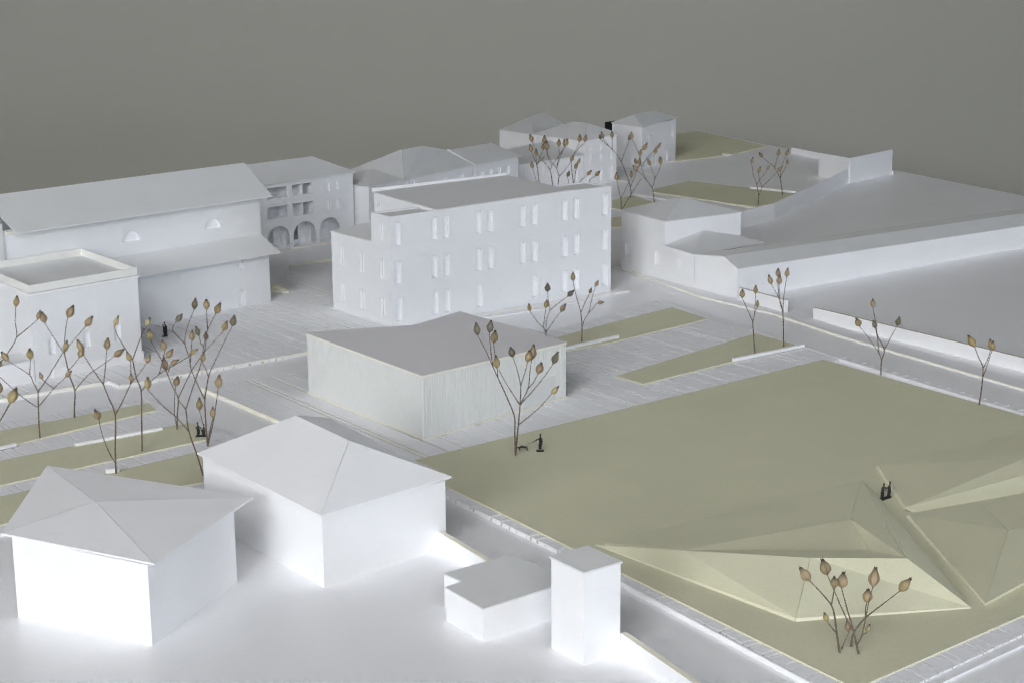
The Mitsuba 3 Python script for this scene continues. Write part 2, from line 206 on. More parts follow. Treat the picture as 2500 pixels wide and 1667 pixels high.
'trees': [('T0',[([(-288.92,917.42,2.6),(-285.49,914.53,21.29),(-284.71,921.64,29.15),(-277.6,921.75,38.82),(-270.99,912.88,45.83),(-266.55,917.31,53.77),(-266.31,916.08,62.81),(-267.04,921.93,69.29)],(-266.31,923.68,75.32,'t')),([(-266.55,917.31,53.77),(-256.83,907.33,61.38),(-251.22,904.83,66.09)],(-249.79,906.48,70.8,'t')),([(-284.71,921.64,29.15),(-280.04,916.48,34.47),(-277.96,921.46,36.61)],(-276.87,919.67,40.03,'t')),([(-285.49,914.53,21.29),(-281.19,916.97,21.45),(-278.76,919.38,22.21)],(-277.67,917.49,29.11,'t'))],1.0),('T00',[([(-276.61,895.8,2.6),(-274.85,897.28,9.54),(-272.59,898.14,13.81),(-265.36,891.73,24.58)],(-260.11,887.44,33.48,'l')),([(-274.85,897.28,9.54),(-271.84,897.68,14.78),(-266.39,898.0,23.13)],(-263.77,899.09,29.02,'l'))],1.0),('T1',[([(-253.25,900.42,2.6),(-252.9,899.42,11.56),(-252.93,900.76,19.69),(-251.98,898.95,28.66)],None),([(-252.93,900.76,19.69),(-255.2,901.25,20.43),(-262.82,901.75,26.3),(-270.1,893.98,38.0),(-272.7,892.59,41.17)],(-275.13,893.99,44.53,'t')),([(-252.93,900.76,19.69),(-247.74,898.07,25.48),(-243.08,897.23,30.73),(-239.19,907.71,34.12)],(-235.65,907.56,37.77,'t')),([(-243.08,897.23,30.73),(-247.98,904.8,31.01),(-249.5,900.09,34.81)],(-250.85,900.67,38.75,'t')),([(-251.98,898.95,28.66),(-253.25,895.69,34.6),(-256.79,902.48,36.78),(-263.71,906.73,39.97),(-267.17,900.86,44.87)],(-270.88,902.32,49.65,'t')),([(-256.79,902.48,36.78),(-256.12,903.7,45.17)],(-255.33,900.87,51.61,'t')),([(-251.98,898.95,28.66),(-249.29,903.94,32.66),(-243.28,901.99,41.28),(-236.52,896.33,50.47),(-229.97,889.67,57.29),(-227.32,910.18,61.02)],(-223.14,909.99,66.58,'t'))],1.0),('T2',[([(-244.22,939.68,2.6),(-243.4,938.77,10.72),(-242.26,936.97,18.86),(-244.78,938.62,26.07),(-245.08,935.09,33.99),(-245.42,932.69,40.98)],None),([(-245.42,932.69,40.98),(-251.8,937.73,48.2),(-259.51,949.53,53.94)],(-261.34,951.45,60.08,'t')),([(-245.42,932.69,40.98),(-248.19,944.57,43.32),(-244.25,933.63,53.43),(-244.45,940.6,59.04)],(-240.31,938.75,66.21,'t')),([(-245.42,932.69,40.98),(-245.67,934.28,41.45)],(-243.18,931.38,48.37,'l')),([(-242.26,936.97,18.86),(-235.22,936.74,26.77),(-232.73,944.74,28.19),(-226.06,944.2,32.67),(-221.33,944.36,36.11)],(-215.7,946.4,39.87,'t')),([(-244.56,936.0,30.84),(-241.95,937.16,33.43),(-239.88,941.59,36.27)],(-237.34,943.09,42.2,'t'))],1.0),('T3',[([(-198.63,836.75,2.6),(-198.42,837.45,15.22),(-197.94,839.98,32.01),(-200.91,841.79,40.0),(-204.2,845.73,46.36)],None),([(-204.2,845.73,46.36),(-207.53,842.31,53.88),(-213.77,848.15,61.13),(-208.24,823.7,68.79)],(-210.09,823.49,74.56,'t')),([(-204.2,845.73,46.36),(-203.03,847.48,54.88),(-200.41,840.92,65.15)],(-199.82,843.12,70.61,'t')),([(-197.94,839.98,32.01),(-191.45,830.34,42.02),(-188.49,836.13,48.78),(-183.86,831.16,54.22),(-180.41,837.84,58.97)],(-178.41,838.18,63.12,'t')),([(-188.49,836.13,48.78),(-185.84,826.56,52.86)],(-185.5,825.39,56.99,'t')),([(-188.49,836.13,48.78),(-186.92,831.63,56.72),(-190.21,847.3,57.55)],(-192.08,848.63,62.2,'t')),([(-198.27,835.95,8.21),(-201.05,838.01,11.86),(-202.34,834.28,18.88),(-205.05,837.94,25.24),(-204.17,832.15,31.94)],(-205.2,829.1,37.98,'t'))],1.0),('T4',[([(-193.24,874.48,2.6),(-192.98,876.79,19.8),(-192.91,879.08,33.8),(-193.95,874.22,42.5),(-194.16,869.33,52.99)],None),([(-194.16,869.33,52.99),(-196.34,862.25,61.21),(-203.2,878.9,63.18),(-203.52,873.61,69.29)],(-201.37,875.04,74.37,'l')),([(-194.16,869.33,52.99),(-190.3,871.17,62.75),(-189.15,882.38,67.24)],(-186.5,881.14,71.99,'l')),([(-192.91,879.08,33.8),(-188.36,879.37,38.08),(-182.9,878.67,42.88),(-173.79,872.75,48.97),(-166.68,875.33,52.87),(-166.72,878.61,53.14)],(-162.06,876.87,56.37,'l')),([(-182.9,878.67,42.88),(-180.96,875.56,48.04),(-180.81,881.28,51.51),(-177.23,868.96,57.52)],(-178.72,870.61,62.75,'t')),([(-180.81,881.28,51.51),(-178.71,878.55,51.35)],(-175.45,880.45,55.79,'t')),([(-176.58,871.4,46.08),(-174.46,866.21,50.91)],(-170.25,867.66,53.29,'t'))],1.0),('T5',[([(-182.4,914.18,2.6),(-181.49,913.46,12.04),(-180.27,911.48,20.91),(-183.56,915.75,25.79),(-184.47,908.44,34.58),(-186.6,914.7,35.53)],(-187.42,913.74,42.65,'t')),([(-184.47,908.44,34.58),(-186.97,906.69,42.96),(-191.5,914.33,47.32),(-191.71,904.12,54.41)],(-192.0,903.7,60.72,'t')),([(-180.27,911.48,20.91),(-176.2,909.5,28.54),(-171.72,908.3,36.77),(-168.13,912.88,42.09),(-165.69,920.5,45.0),(-158.21,906.07,53.54),(-153.71,907.59,58.29)],(-151.44,908.34,63.75,'t')),([(-182.38,914.52,4.24),(-183.36,914.49,11.76),(-182.51,913.37,20.7),(-182.89,919.31,25.7)],(-180.85,916.43,31.71,'t'))],1.0),('T6',[([(-160.51,883.03,2.6),(-160.6,881.55,15.36),(-161.71,888.14,26.33),(-158.55,877.81,35.76),(-158.91,886.39,39.0)],None),([(-158.91,886.39,39.0),(-155.46,875.53,45.64),(-149.32,877.07,57.72),(-146.96,897.11,63.45)],(-145.23,895.23,69.67,'d')),([(-158.91,886.39,39.0),(-159.9,885.63,43.63),(-160.97,882.22,48.08)],(-159.79,881.96,53.55,'t')),([(-161.71,888.14,26.33),(-164.09,882.96,36.08),(-165.86,877.45,45.24),(-169.21,890.06,49.21),(-167.6,873.11,59.92),(-167.6,875.97,64.64),(-163.99,868.9,72.7),(-162.41,875.53,77.36)],(-161.48,874.98,83.24,'d')),([(-167.6,873.11,59.92),(-174.95,893.43,58.93),(-174.96,879.7,66.0),(-171.43,871.7,71.86)],(-167.7,870.33,76.11,'d')),([(-168.98,892.9,45.73),(-164.81,873.32,55.52),(-166.42,886.02,58.43)],(-165.85,885.28,64.44,'t')),([(-160.51,883.03,2.6),(-158.72,883.7,11.92),(-156.9,881.96,17.99)],(-156.78,883.08,23.83,'t')),([(-160.51,883.03,2.6),(-157.44,883.02,13.78),(-155.41,884.46,23.95),(-154.49,888.53,32.29)],(-153.61,889.12,39.5,'t')),([(-160.76,881.79,10.82),(-161.83,880.77,15.03),(-164.56,886.82,20.86)],(-164.37,886.74,27.83,'t'))],1.0),('T7',[([(-154.08,831.69,2.6),(-156.61,831.51,13.48),(-159.83,830.41,26.0),(-159.95,826.23,38.46)],None),([(-159.83,830.41,26.0),(-166.99,836.6,31.64),(-171.07,823.7,41.61),(-179.11,831.75,47.16)],(-179.43,834.08,52.99,'t')),([(-159.95,826.23,38.46),(-161.98,824.73,42.28),(-164.94,832.64,42.2)],None),([(-159.95,826.23,38.46),(-156.48,834.16,50.07),(-150.46,820.2,62.42),(-149.96,828.17,69.63),(-149.49,838.33,75.18),(-143.78,829.96,85.11)],(-141.4,831.25,90.32,'t')),([(-149.49,838.33,75.18),(-146.21,819.7,84.81),(-146.57,821.97,89.09)],(-146.2,819.81,94.62,'t')),([(-149.96,828.17,69.63),(-151.83,831.88,69.78),(-155.04,844.95,70.56)],(-156.46,845.42,75.52,'d')),([(-152.93,839.12,62.31),(-149.3,828.36,68.56),(-150.69,839.19,70.07)],(-150.31,837.33,74.73,'d'))],1.0),('R1',[([(22.49,1119.63,2.0),(22.29,1119.75,5.99)],None),([(22.29,1119.75,5.99),(20.56,1119.39,9.66),(17.33,1120.0,12.67),(11.92,1117.25,20.89)],(11.08,1118.87,25.99,'t')),([(20.56,1119.39,9.66),(21.5,1121.6,15.39),(22.29,1121.01,22.19)],(23.05,1118.89,28.39,'t')),([(22.29,1119.75,5.99),(22.54,1119.73,13.58),(23.61,1118.45,17.86),(24.68,1117.55,21.38),(24.21,1124.59,25.83),(23.53,1126.52,32.09)],(23.64,1123.69,38.3,'d')),([(24.68,1117.55,21.38),(30.47,1123.36,24.71),(36.57,1120.91,29.97)],(40.9,1120.19,34.23,'d')),([(22.29,1119.75,5.99),(27.28,1118.53,13.81),(31.92,1121.01,19.66)],(35.39,1120.73,25.18,'t'))],1.0),('R2',[([(45.41,1108.86,2.6),(45.52,1108.67,11.94),(44.77,1109.36,21.48),(41.87,1114.62,32.24),(39.71,1108.26,42.78)],(39.71,1108.31,48.66,'t')),([(44.77,1109.36,21.48),(47.27,1109.83,27.51),(50.23,1104.47,35.2)],(51.5,1104.52,39.11,'d')),([(45.52,1108.67,11.94),(47.28,1109.7,16.98),(49.93,1111.31,21.0),(51.71,1103.84,31.84),(53.99,1105.71,39.7)],(55.81,1103.79,44.03,'t')),([(49.93,1111.31,21.0),(52.96,1111.86,23.94),(55.57,1111.03,27.62)],(59.69,1109.09,28.55,'t'))],1.0),('R3',[([(153.4,1074.37,2.6),(151.81,1074.18,19.61),(151.29,1075.84,23.45),(147.91,1076.48,30.93),(143.84,1068.78,39.34)],(143.47,1065.92,45.17,'t')),([(151.41,1073.34,21.49),(152.26,1071.85,28.56),(153.49,1078.76,33.75),(153.43,1077.56,39.89)],(153.46,1078.11,45.34,'t')),([(152.26,1071.85,28.56),(154.28,1075.12,31.59)],(154.66,1075.87,36.21,'t'))],1.0),('R4',[([(174.11,1091.06,2.6),(172.89,1088.96,22.83),(170.98,1093.57,32.93),(165.84,1094.32,42.18)],(164.27,1096.47,48.14,'t')),([(170.98,1093.57,32.93),(169.3,1085.5,43.98)],(169.28,1083.73,50.55,'t')),([(171.39,1087.19,28.35),(168.86,1086.5,41.24),(170.08,1095.72,46.96)],(169.59,1093.51,52.91,'t')),([(172.89,1088.96,22.83),(173.32,1091.48,33.36),(173.93,1085.38,48.85)],(174.26,1084.14,54.9,'t'))],1.0),('R5',[([(221.15,1016.65,2.6),(220.84,1015.14,11.71),(222.88,1018.06,18.06),(218.52,1018.27,26.41),(217.93,1023.07,34.28),(213.72,1012.46,45.12)],(213.27,1011.17,50.38,'t')),([(222.88,1018.06,18.06),(226.54,1019.0,24.88),(230.11,1018.75,32.28)],(230.98,1017.6,38.03,'d')),([(220.84,1015.14,11.71),(219.77,1017.75,15.91),(213.04,1015.63,25.16),(208.09,1020.3,31.67)],(205.26,1017.91,37.27,'t')),([(219.77,1017.75,15.91),(217.66,1013.94,25.52),(217.82,1021.72,30.1)],(216.24,1020.96,35.25,'d'))],1.0),('R6',[([(262.41,948.95,2.6),(263.78,950.82,11.21),(262.21,944.39,25.01),(261.59,951.78,29.16),(256.76,943.89,37.46)],(253.67,947.09,43.27,'t')),([(262.21,944.39,25.01),(264.23,943.29,30.67),(268.77,954.32,33.42)],(268.34,955.34,39.04,'t')),([(264.0,951.34,17.15),(266.24,953.48,22.03),(266.87,945.35,34.92)],(266.84,944.43,40.6,'t'))],1.0),('C1',[([(1.29,861.07,2.6),(0.99,860.34,14.84),(0.89,860.89,23.58),(-3.11,859.91,34.59),(-7.27,860.1,44.12),(-9.85,859.19,50.41),(-13.55,864.95,57.57),(-17.14,854.36,67.4)],(-17.82,855.25,73.94,'d')),([(-9.85,859.19,50.41),(-10.69,849.1,61.08),(-11.3,855.44,68.61)],(-10.35,854.35,75.17,'d')),([(-7.27,860.1,44.12),(-7.59,853.82,50.49)],(-8.15,855.44,57.12,'t')),([(-7.75,857.16,50.36),(-8.64,867.81,53.89),(-9.52,872.98,59.06)],(-8.48,871.2,66.21,'t')),([(1.29,861.07,2.6),(2.43,863.15,13.99),(3.6,864.3,25.55),(3.79,863.06,29.05),(4.17,853.43,41.41),(2.67,860.22,47.66),(0.43,863.97,53.85)],(-0.83,862.79,59.52,'d')),([(4.17,853.43,41.41),(6.17,855.81,47.31),(7.8,856.94,53.0)],(8.72,855.35,59.52,'t')),([(3.79,863.06,29.05),(7.97,865.58,37.01),(8.83,858.17,46.67),(9.77,859.37,53.46)],(10.94,860.5,61.26,'t')),([(7.97,865.58,37.01),(10.7,868.67,39.12),(12.95,857.13,46.91)],(14.74,854.04,53.44,'t')),([(3.79,863.06,29.05),(11.22,868.42,35.85),(16.59,867.24,43.14),(20.82,867.24,49.29)],(23.47,867.4,55.76,'d')),([(3.79,863.06,29.05),(1.14,857.42,34.87),(-3.03,855.25,42.44),(-6.85,857.14,49.27)],None),([(2.99,860.79,19.15),(8.16,857.12,24.41),(14.67,863.4,28.49),(19.89,864.34,34.29)],(23.46,861.44,39.05,'l'))],1.0),('F1',[([(121.55,609.61,2.6),(120.24,609.69,10.33),(119.59,611.56,16.23),(118.55,613.46,20.05),(113.42,607.39,27.5),(110.23,612.96,29.88)],(106.5,614.23,34.87,'t')),([(118.55,613.46,20.05),(118.65,611.22,24.69),(117.94,605.15,30.4)],(117.19,602.71,35.51,'t')),([(120.24,609.69,10.33),(118.3,609.11,12.68),(116.81,610.98,14.62)],(115.32,609.93,18.59,'t'))],1.0),('F2',[([(128.41,608.51,2.6),(125.94,607.24,12.15),(123.81,609.77,19.84),(120.73,606.6,29.6)],(120.87,604.5,36.55,'t')),([(125.94,607.24,12.15),(123.69,608.44,16.23),(120.75,608.45,22.47),(118.4,608.28,27.93),(115.61,607.93,34.25)],(113.19,606.24,41.02,'t')),([(127.81,608.12,6.33),(129.51,609.14,9.85),(130.4,607.36,17.86),(131.91,610.15,23.34),(133.43,611.83,27.62)],(134.74,614.44,34.63,'t')),([(129.51,609.14,9.85),(131.64,610.18,10.44)],(132.35,609.17,14.18,'t'))],1.0),('F3',[([(126.8,615.02,2.6),(127.86,615.48,8.22),(132.18,616.49,13.66),(138.15,615.18,19.59),(144.0,615.14,24.56)],(148.13,614.4,30.13,'t')),([(132.18,616.49,13.66),(132.44,618.31,16.27),(131.79,613.38,21.0)],(131.62,611.18,27.24,'t'))],1.0),('F4',[([(122.87,612.97,2.6),(124.25,613.56,5.7),(125.49,613.52,9.16)],(124.86,614.69,13.49,'t'))],0.6),('G1',[([(237.9,1667.63,1.0),(237.85,1666.33,10.07),(236.15,1669.26,20.25),(232.67,1669.39,30.35),(230.51,1667.26,41.72)],(231.47,1665.67,47.23,'t')),([(236.15,1669.26,20.25),(238.75,1670.72,24.56),(246.0,1672.17,33.87)],(248.49,1672.23,38.38,'t')),([(237.85,1666.33,10.07),(240.75,1667.67,17.92),(238.19,1664.9,24.91),(236.42,1660.84,33.04)],(237.86,1660.01,39.28,'t')),([(240.75,1667.67,17.92),(248.2,1668.55,25.3),(255.17,1661.49,34.29)],(258.88,1663.2,38.76,'t'))],1.1),('G2',[([(270.74,1729.87,1.0),(269.72,1731.46,8.64),(267.26,1727.22,18.17),(261.33,1724.16,29.06),(256.9,1737.01,32.55),(248.99,1724.63,39.48)],(245.4,1722.23,44.68,'t')),([(261.33,1724.16,29.06),(263.92,1732.14,34.71),(264.84,1727.22,40.45)],(265.81,1729.71,46.76,'t')),([(267.26,1727.22,18.17),(268.89,1726.48,30.24),(274.37,1737.81,39.18)],(276.53,1736.59,45.58,'t')),([(267.26,1727.22,18.17),(271.78,1730.97,25.42),(275.47,1735.71,30.89)],(275.43,1736.65,35.96,'t'))],1.1),('M1',[([(30.05,1693.97,1.0),(27.67,1698.05,22.24),(25.66,1701.23,36.76),(23.57,1701.35,42.72),(20.44,1684.9,51.69)],(19.06,1685.59,59.1,'t')),([(25.66,1701.23,36.76),(24.73,1692.44,46.87)],(25.02,1692.65,53.89,'t')),([(25.66,1701.23,36.76),(28.84,1687.31,42.86),(31.39,1688.25,43.98)],(32.84,1688.02,47.94,'t')),([(25.66,1701.23,36.76),(28.88,1688.53,46.08),(31.69,1692.95,52.66)],(31.55,1689.74,59.42,'t'))],1.2),('M2',[([(27.5,1694.11,1.0),(24.67,1696.23,23.39),(21.37,1699.16,34.09)],(20.39,1697.05,40.66,'t'))],1.0),('M3',[([(43.63,1693.23,1.0),(40.68,1692.23,19.57),(38.51,1699.17,31.81),(32.44,1699.3,40.37),(26.35,1687.21,49.65),(21.57,1702.93,59.12)],(19.07,1704.03,66.77,'t')),([(38.51,1699.17,31.81),(39.74,1685.83,38.74),(36.75,1702.08,44.22),(35.63,1687.71,53.05)],(34.99,1685.97,61.98,'t')),([(36.75,1702.08,44.22),(34.02,1691.46,54.1),(33.11,1695.49,58.67)],(33.14,1692.48,66.69,'t')),([(39.74,1685.83,38.74),(45.1,1696.73,43.16),(52.87,1701.21,54.57)],(52.46,1701.3,62.03,'t')),([(45.1,1696.73,43.16),(49.42,1699.52,48.7),(53.56,1696.26,55.69)],(55.6,1698.73,63.03,'t'))],1.2),('M4',[([(44.9,1693.16,1.0),(46.27,1695.16,19.09),(47.41,1689.81,27.1),(53.3,1688.96,33.96),(58.75,1694.94,40.9)],(60.86,1691.87,47.5,'t')),([(58.75,1694.94,40.9),(61.68,1698.84,46.98),(67.23,1700.05,59.34)],(67.39,1696.6,66.87,'t')),([(61.68,1698.84,46.98),(66.28,1697.41,53.07),(72.18,1693.23,59.8)],(73.35,1694.19,66.79,'t')),([(47.41,1689.81,27.1),(44.73,1699.81,33.37),(40.13,1701.76,39.97),(36.95,1691.28,48.18)],None),([(44.73,1699.81,33.37),(47.32,1700.25,46.92),(47.16,1700.04,54.76)],(47.34,1703.36,61.79,'t')),([(44.73,1699.81,33.37),(48.12,1683.98,46.52),(52.52,1703.56,53.68)],None)],1.2),('M5',[([(61.86,1692.23,1.0),(60.89,1693.52,20.48),(59.59,1694.96,31.37),(59.1,1700.26,39.84)],None),([(60.93,1689.95,18.45),(62.51,1687.01,29.07),(62.71,1696.92,33.19)],(65.25,1695.64,40.41,'t')),([(62.51,1687.01,29.07),(65.16,1690.12,38.95)],(67.43,1691.94,44.27,'t'))],1.1),('M6',[([(56.77,1692.51,1.0),(56.26,1689.31,20.29),(55.22,1688.44,26.63)],(56.83,1689.05,32.73,'d'))],1.0),('M7',[([(62.51,1686.81,1.0),(67.59,1687.25,21.77),(70.87,1685.11,26.3),(74.16,1690.99,27.97)],(78.55,1689.57,33.03,'t'))],1.0),('M8',[([(70.96,1686.35,1.0),(76.43,1686.73,23.21),(78.41,1684.07,25.96),(81.37,1680.82,28.52)],(86.64,1681.96,33.71,'t'))],1.0),('N1',[([(118.65,1719.31,1.0),(118.23,1716.98,12.21),(108.8,1713.17,37.84),(99.99,1717.04,49.42),(93.91,1723.66,54.21),(88.56,1710.1,60.04)],(87.01,1708.12,64.91,'d')),([(99.99,1717.04,49.42),(95.04,1713.02,55.1),(91.7,1725.98,59.1)],(89.52,1723.37,66.16,'t')),([(99.99,1717.04,49.42),(100.43,1725.57,59.34)],(100.22,1726.74,66.55,'t')),([(108.8,1713.17,37.84),(112.5,1711.9,48.26),(116.83,1720.2,57.71)],(117.81,1719.87,63.86,'d')),([(118.23,1716.98,12.21),(122.14,1718.52,21.47),(126.9,1726.01,30.76),(133.54,1712.59,39.42),(141.39,1710.13,45.67)],(143.03,1713.03,52.06,'t')),([(126.9,1726.01,30.76),(124.39,1717.89,34.48)],(122.2,1715.95,40.53,'t')),([(126.9,1726.01,30.76),(126.9,1716.9,33.56)],(127.0,1715.89,41.05,'t'))],1.2),('N2',[([(104.77,1645.19,1.0),(104.17,1643.25,11.73),(102.03,1642.72,20.97),(100.33,1642.76,29.43)],(99.88,1645.74,36.87,'t')),([(104.17,1643.25,11.73),(111.2,1645.15,26.33),(114.25,1648.19,31.5)],(114.04,1645.54,38.13,'t')),([(104.77,1645.19,1.0),(108.87,1645.21,7.22),(113.91,1647.38,15.17),(123.54,1645.49,31.15)],None)],1.0),('N3',[([(139.87,1690.67,1.0),(138.79,1690.9,8.25),(137.67,1691.49,15.0),(130.57,1693.96,24.08),(123.26,1687.65,32.27)],(118.33,1688.78,37.82,'t')),([(137.67,1691.49,15.0),(131.47,1694.72,23.96),(127.72,1696.75,33.94),(125.01,1684.47,46.8)],(125.8,1685.47,53.36,'t')),([(125.01,1684.47,46.8),(128.15,1693.29,51.54)],(132.47,1693.32,58.51,'t')),([(126.15,1699.69,43.76),(121.65,1691.34,55.05),(117.4,1689.19,62.77)],(117.18,1692.14,69.41,'t')),([(127.72,1696.75,33.94),(132.86,1693.29,44.55),(141.87,1686.09,54.03)],(144.92,1684.89,59.55,'t')),([(137.67,1691.49,15.0),(140.05,1690.63,23.63),(137.39,1684.87,31.27),(135.99,1692.37,36.59)],(133.22,1694.01,42.98,'t')),([(140.05,1690.63,23.63),(143.69,1689.69,31.38),(146.29,1696.31,37.24)],(145.79,1699.23,44.04,'t')),([(123.26,1687.65,32.27),(122.27,1691.42,31.49)],(120.12,1692.4,36.44,'t'))],1.2)]}
# ------------------------------------------------------------------ materials
def col(c,amp=.03,f=45,f2=900,a2=.012):
    c=np.array(c,float)
    def fn(p,n,uv):
        k=1+amp*(mikit.fbm(p.x*f,p.y*f,p.z*f,octaves=3)-.5)*2+a2*(mikit.noise(p.x*f2,p.y*f2,p.z*f2)-.5)*2
        return mi.Color3f(float(c[0])*k,float(c[1])*k,float(c[2])*k)
    return mikit.proc(fn)
def mat(key,c,rough=.6,spec=.3,amp=.03,f=45,f2=900,a2=.012,**k):
    scene[key]={'type':'twosided','bsdf':{'type':'principled','base_color':col(c,amp,f,f2,a2),'roughness':rough,'specular':spec,**k}}
mat('card_white',(.83,.835,.845))
mat('card_wall',(.76,.775,.79))
mat('card_roof',(.70,.71,.71))
mat('card_grey_roof',(.64,.645,.645))
mat('base_card',(.80,.805,.82),rough=.34,spec=.45,amp=.02,f=18)
mat('plank_card',(.77,.775,.79),rough=.6,spec=.25,amp=.03,f=50)
mat('pane',(.86,.865,.885))
mat('cream',(.80,.78,.66),amp=.06,f=200)
mat('gap_card',(.46,.44,.35),amp=.05,f=200)
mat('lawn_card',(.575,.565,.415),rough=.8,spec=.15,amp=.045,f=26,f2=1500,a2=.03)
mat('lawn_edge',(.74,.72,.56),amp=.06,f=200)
mat('flat_card',(.78,.78,.745))
mat('black_card',(.018,.018,.019),rough=.45,spec=.4)
mat('backdrop_paper',BACKDROP,rough=.95,spec=.05,amp=0.0,a2=0.0)
mat('pavilion_roof',(.68,.67,.685),amp=.03,f=30)
mat('flute',(.66,.672,.655),rough=.4,spec=.4,amp=.02,f=120)
mat('stem_bark',(.150,.118,.092),rough=.75,spec=.2,amp=.35,f=260)
scene['pod_skin']={'type':'twosided','bsdf':{'type':'principled','base_color':{'type':'mesh_attribute','name':'vertex_color'},'roughness':.55,'specular':.35}}
# ------------------------------------------------------------------ setting
struct('backdrop',hexa([[-2600,2600,-900],[2600,2600,-900],[2600,2604,-900],[-2600,2604,-900],[-2600,2600,1500],[2600,2600,1500],[2600,2604,1500],[-2600,2604,1500]]),'backdrop_paper','plain grey paper backdrop hung behind the model')
bc,br=np.array(D['board'][0]),np.array(D['board'][1])
e=(br-bc)
boardpts=ccw([tuple(bc),tuple(bc+e*2.65),(720,430),(-560,430),tuple(bc+np.array([-.598,-.801])*1345)])
BD0=poly(boardpts)
struct('ground',slab(boardpts,-8,0),'base_card','smooth white card base board of the model')
struct('table',slab(BD0.buffer(-6),-34,-8.05),'cream','table top under the model board')
rnd=random.Random(7)
def pavement(name,label,pts,z,lawns,dirn,wmin,wmax,gap,bed=.75,cut=None):
    """card planks laid side by side along dirn over a recessed bed"""
    pg=poly(pts)
    for l in lawns: pg=pg.difference(poly(l).buffer(.25))
    key=struct(name,slab(pg.buffer(-.15),.05,z-bed),'gap_card',label)
    a=d2(dirn);n=np.array([-a[1],a[0]])
    c=np.array(pg.exterior.coords) if pg.geom_type=='Polygon' else np.vstack([np.array(q.exterior.coords) for q in pg.geoms])
    s=c@n;u=c@a;x=s.min()-rnd.uniform(0,wmax)
    k=0
    while x<s.max():
        w=rnd.uniform(wmin,wmax) if rnd.random()>.22 else rnd.uniform(wmin*.45,wmin)
        g=gap*rnd.choice([.35,.5,.75,1.0])
        r=sg.Polygon([tuple(n*(x)+a*(u.min()-5)),tuple(n*(x)+a*(u.max()+5)),tuple(n*(x+w-g)+a*(u.max()+5)),tuple(n*(x+w-g)+a*(u.min()-5))])
        q=pg.intersection(r)
        for h in ([q] if q.geom_type=='Polygon' else getattr(q,'geoms',[])):
            if h.geom_type=='Polygon' and h.area>.6 and k<290:
                part(key,'plank',slab(h,.06,z-rnd.uniform(0,.04)),'plank_card');k+=1
        x+=w
    return key
B_=126.9
pavement('pavement','striped white card pavement between the pavilion and the lawn',D['pav_plaza'],2,[D['lawn'],D['L4'],D['L5']],B_-1,3.5,13,2.0)
pavement('pavement','striped card plaza between the long church and the four storey block',D['up_plaza'],2,[],B_,4,12,1.7)
pavement('pavement','striped card paths between the three left lawn strips',D['garden'],2,[D['L1'],D['L2'],D['L3']],B_,3.5,11,1.3)
fp=D['front_pave'];pavement('pavement','narrow jointed kerb pavement along the near edge of the big lawn',fp,2,[D['lawn']],37,3.5,10,1.6)
pavement('pavement','jointed card strip at the near right corner of the lawn',D['fr_strip'],2,[],B_-8,4,9,.9)
# kerb and edge pieces
struct('kerb',slab(D['fr_step'],.05,1.1),'plank_card','lower torn card step beyond the near right pavement')
def kerb(p,q,w,z0,z1,label,m='cream',side=1): struct('kerb',strip(p,q,w,z0,z1,side),m,label)
rp=[np.array(p) for p in D['right_pave']]
pts=[tuple(p) for p in rp]
off=np.array([d2(37)*16]*len(rp));outer=[tuple(p+o) for p,o in zip(rp,off)]
struct('pavement',slab(ccw(pts+outer[::-1]),.05,1.0),'plank_card','smooth pavement along the right hand garden walls')
for i in range(4): kerb(rp[i],rp[i+1],1.1,.05,1.45,'cream kerb line along the street on the right',side=1 if True else -1)
for i in range(2):
    pr=D['right_strip'];kerb(pr[i+1],pr[i+2],.9,.06,2.25,'thin kerb beside the street right of the lawn','plank_card')
struct('pavement',slab(ccw(D['right_strip']),.04,1.7),'plank_card','narrow strip of pavement between lawn and street')
for i in range(17):
    p=np.array(D['right_strip'][2]);q=np.array(D['right_strip'][3]);t=i/17+.02*rnd.random();o=p+(q-p)*t
    part('pavement_006','plank',strip(o,o+d2(37)*7.5,rnd.uniform(2.2,3.2),1.5,2.05),'plank_card')
ap=D['front_strip']
struct('kerb',strip(D['front_strip'][2],D['front_strip'][3],1.6,.05,2.35,1),'cream','bright cut edge of the raised board above the sunken street') if False else None
eb=[np.array(p) for p in D['front_pave'][-5:-1]]
kerb(eb[2],eb[0],.9,.03,2.12,'bright cut card edge above the sunken street','card_white',side=-1)
kerb(D['pav_plaza'][0],D['pav_plaza'][11],.8,.05,2.2,'cream kerb on the near left edge of the pavilion pavement',side=1)
kerb(D['up_plaza'][0],D['up_plaza'][2],.8,.05,2.35,'cream kerb along the near edge of the upper plaza',side=1)
kerb(D['up_plaza'][5+10],D['up_plaza'][16],1.0,.05,2.2,'cream kerb in front of the flat roofed block',side=1)
struct('pavement',slab(ccw(D['main_pave']),.05,1.2),'plank_card','narrow pavement round the foot of the four storey block')
kerb(D['main_pave'][0],D['main_pave'][2],.9,.05,1.6,'cream kerb in front of the four storey block')
for a in D['alley']:
    for i in range(len(a)-1): kerb(a[i],a[i+1],1.2,.05,1.9 if a is not D['alley'][1] else 1.2,'cream kerb line in the alley behind the church')
for a in D['farlines']:
    for i in range(len(a)-1): kerb(a[i],a[i+1],1.4,.05,.9,'thin cream kerb line on the far ground')
def wavy(pg,z,amp,size):
    m=slab(pg,z-.02,z);v,f=trimesh.remesh.subdivide_to_size(m.vertices,m.faces,size)
    v=np.array(v);top=v[:,2]>z-.01
    import shapely
    dd=np.clip(shapely.distance(shapely.points(v[:,:2]),pg.exterior)/25,0,1)
    v[top,2]+=(amp*dd*(np.sin(v[:,0]*.031+1.3*np.sin(v[:,1]*.017))+np.sin(v[:,1]*.037+v[:,0]*.013+1)+1.2*np.sin(v[:,0]*.013-v[:,1]*.021)))[top]*.5+.02
    return trimesh.Trimesh(v,f,process=False)
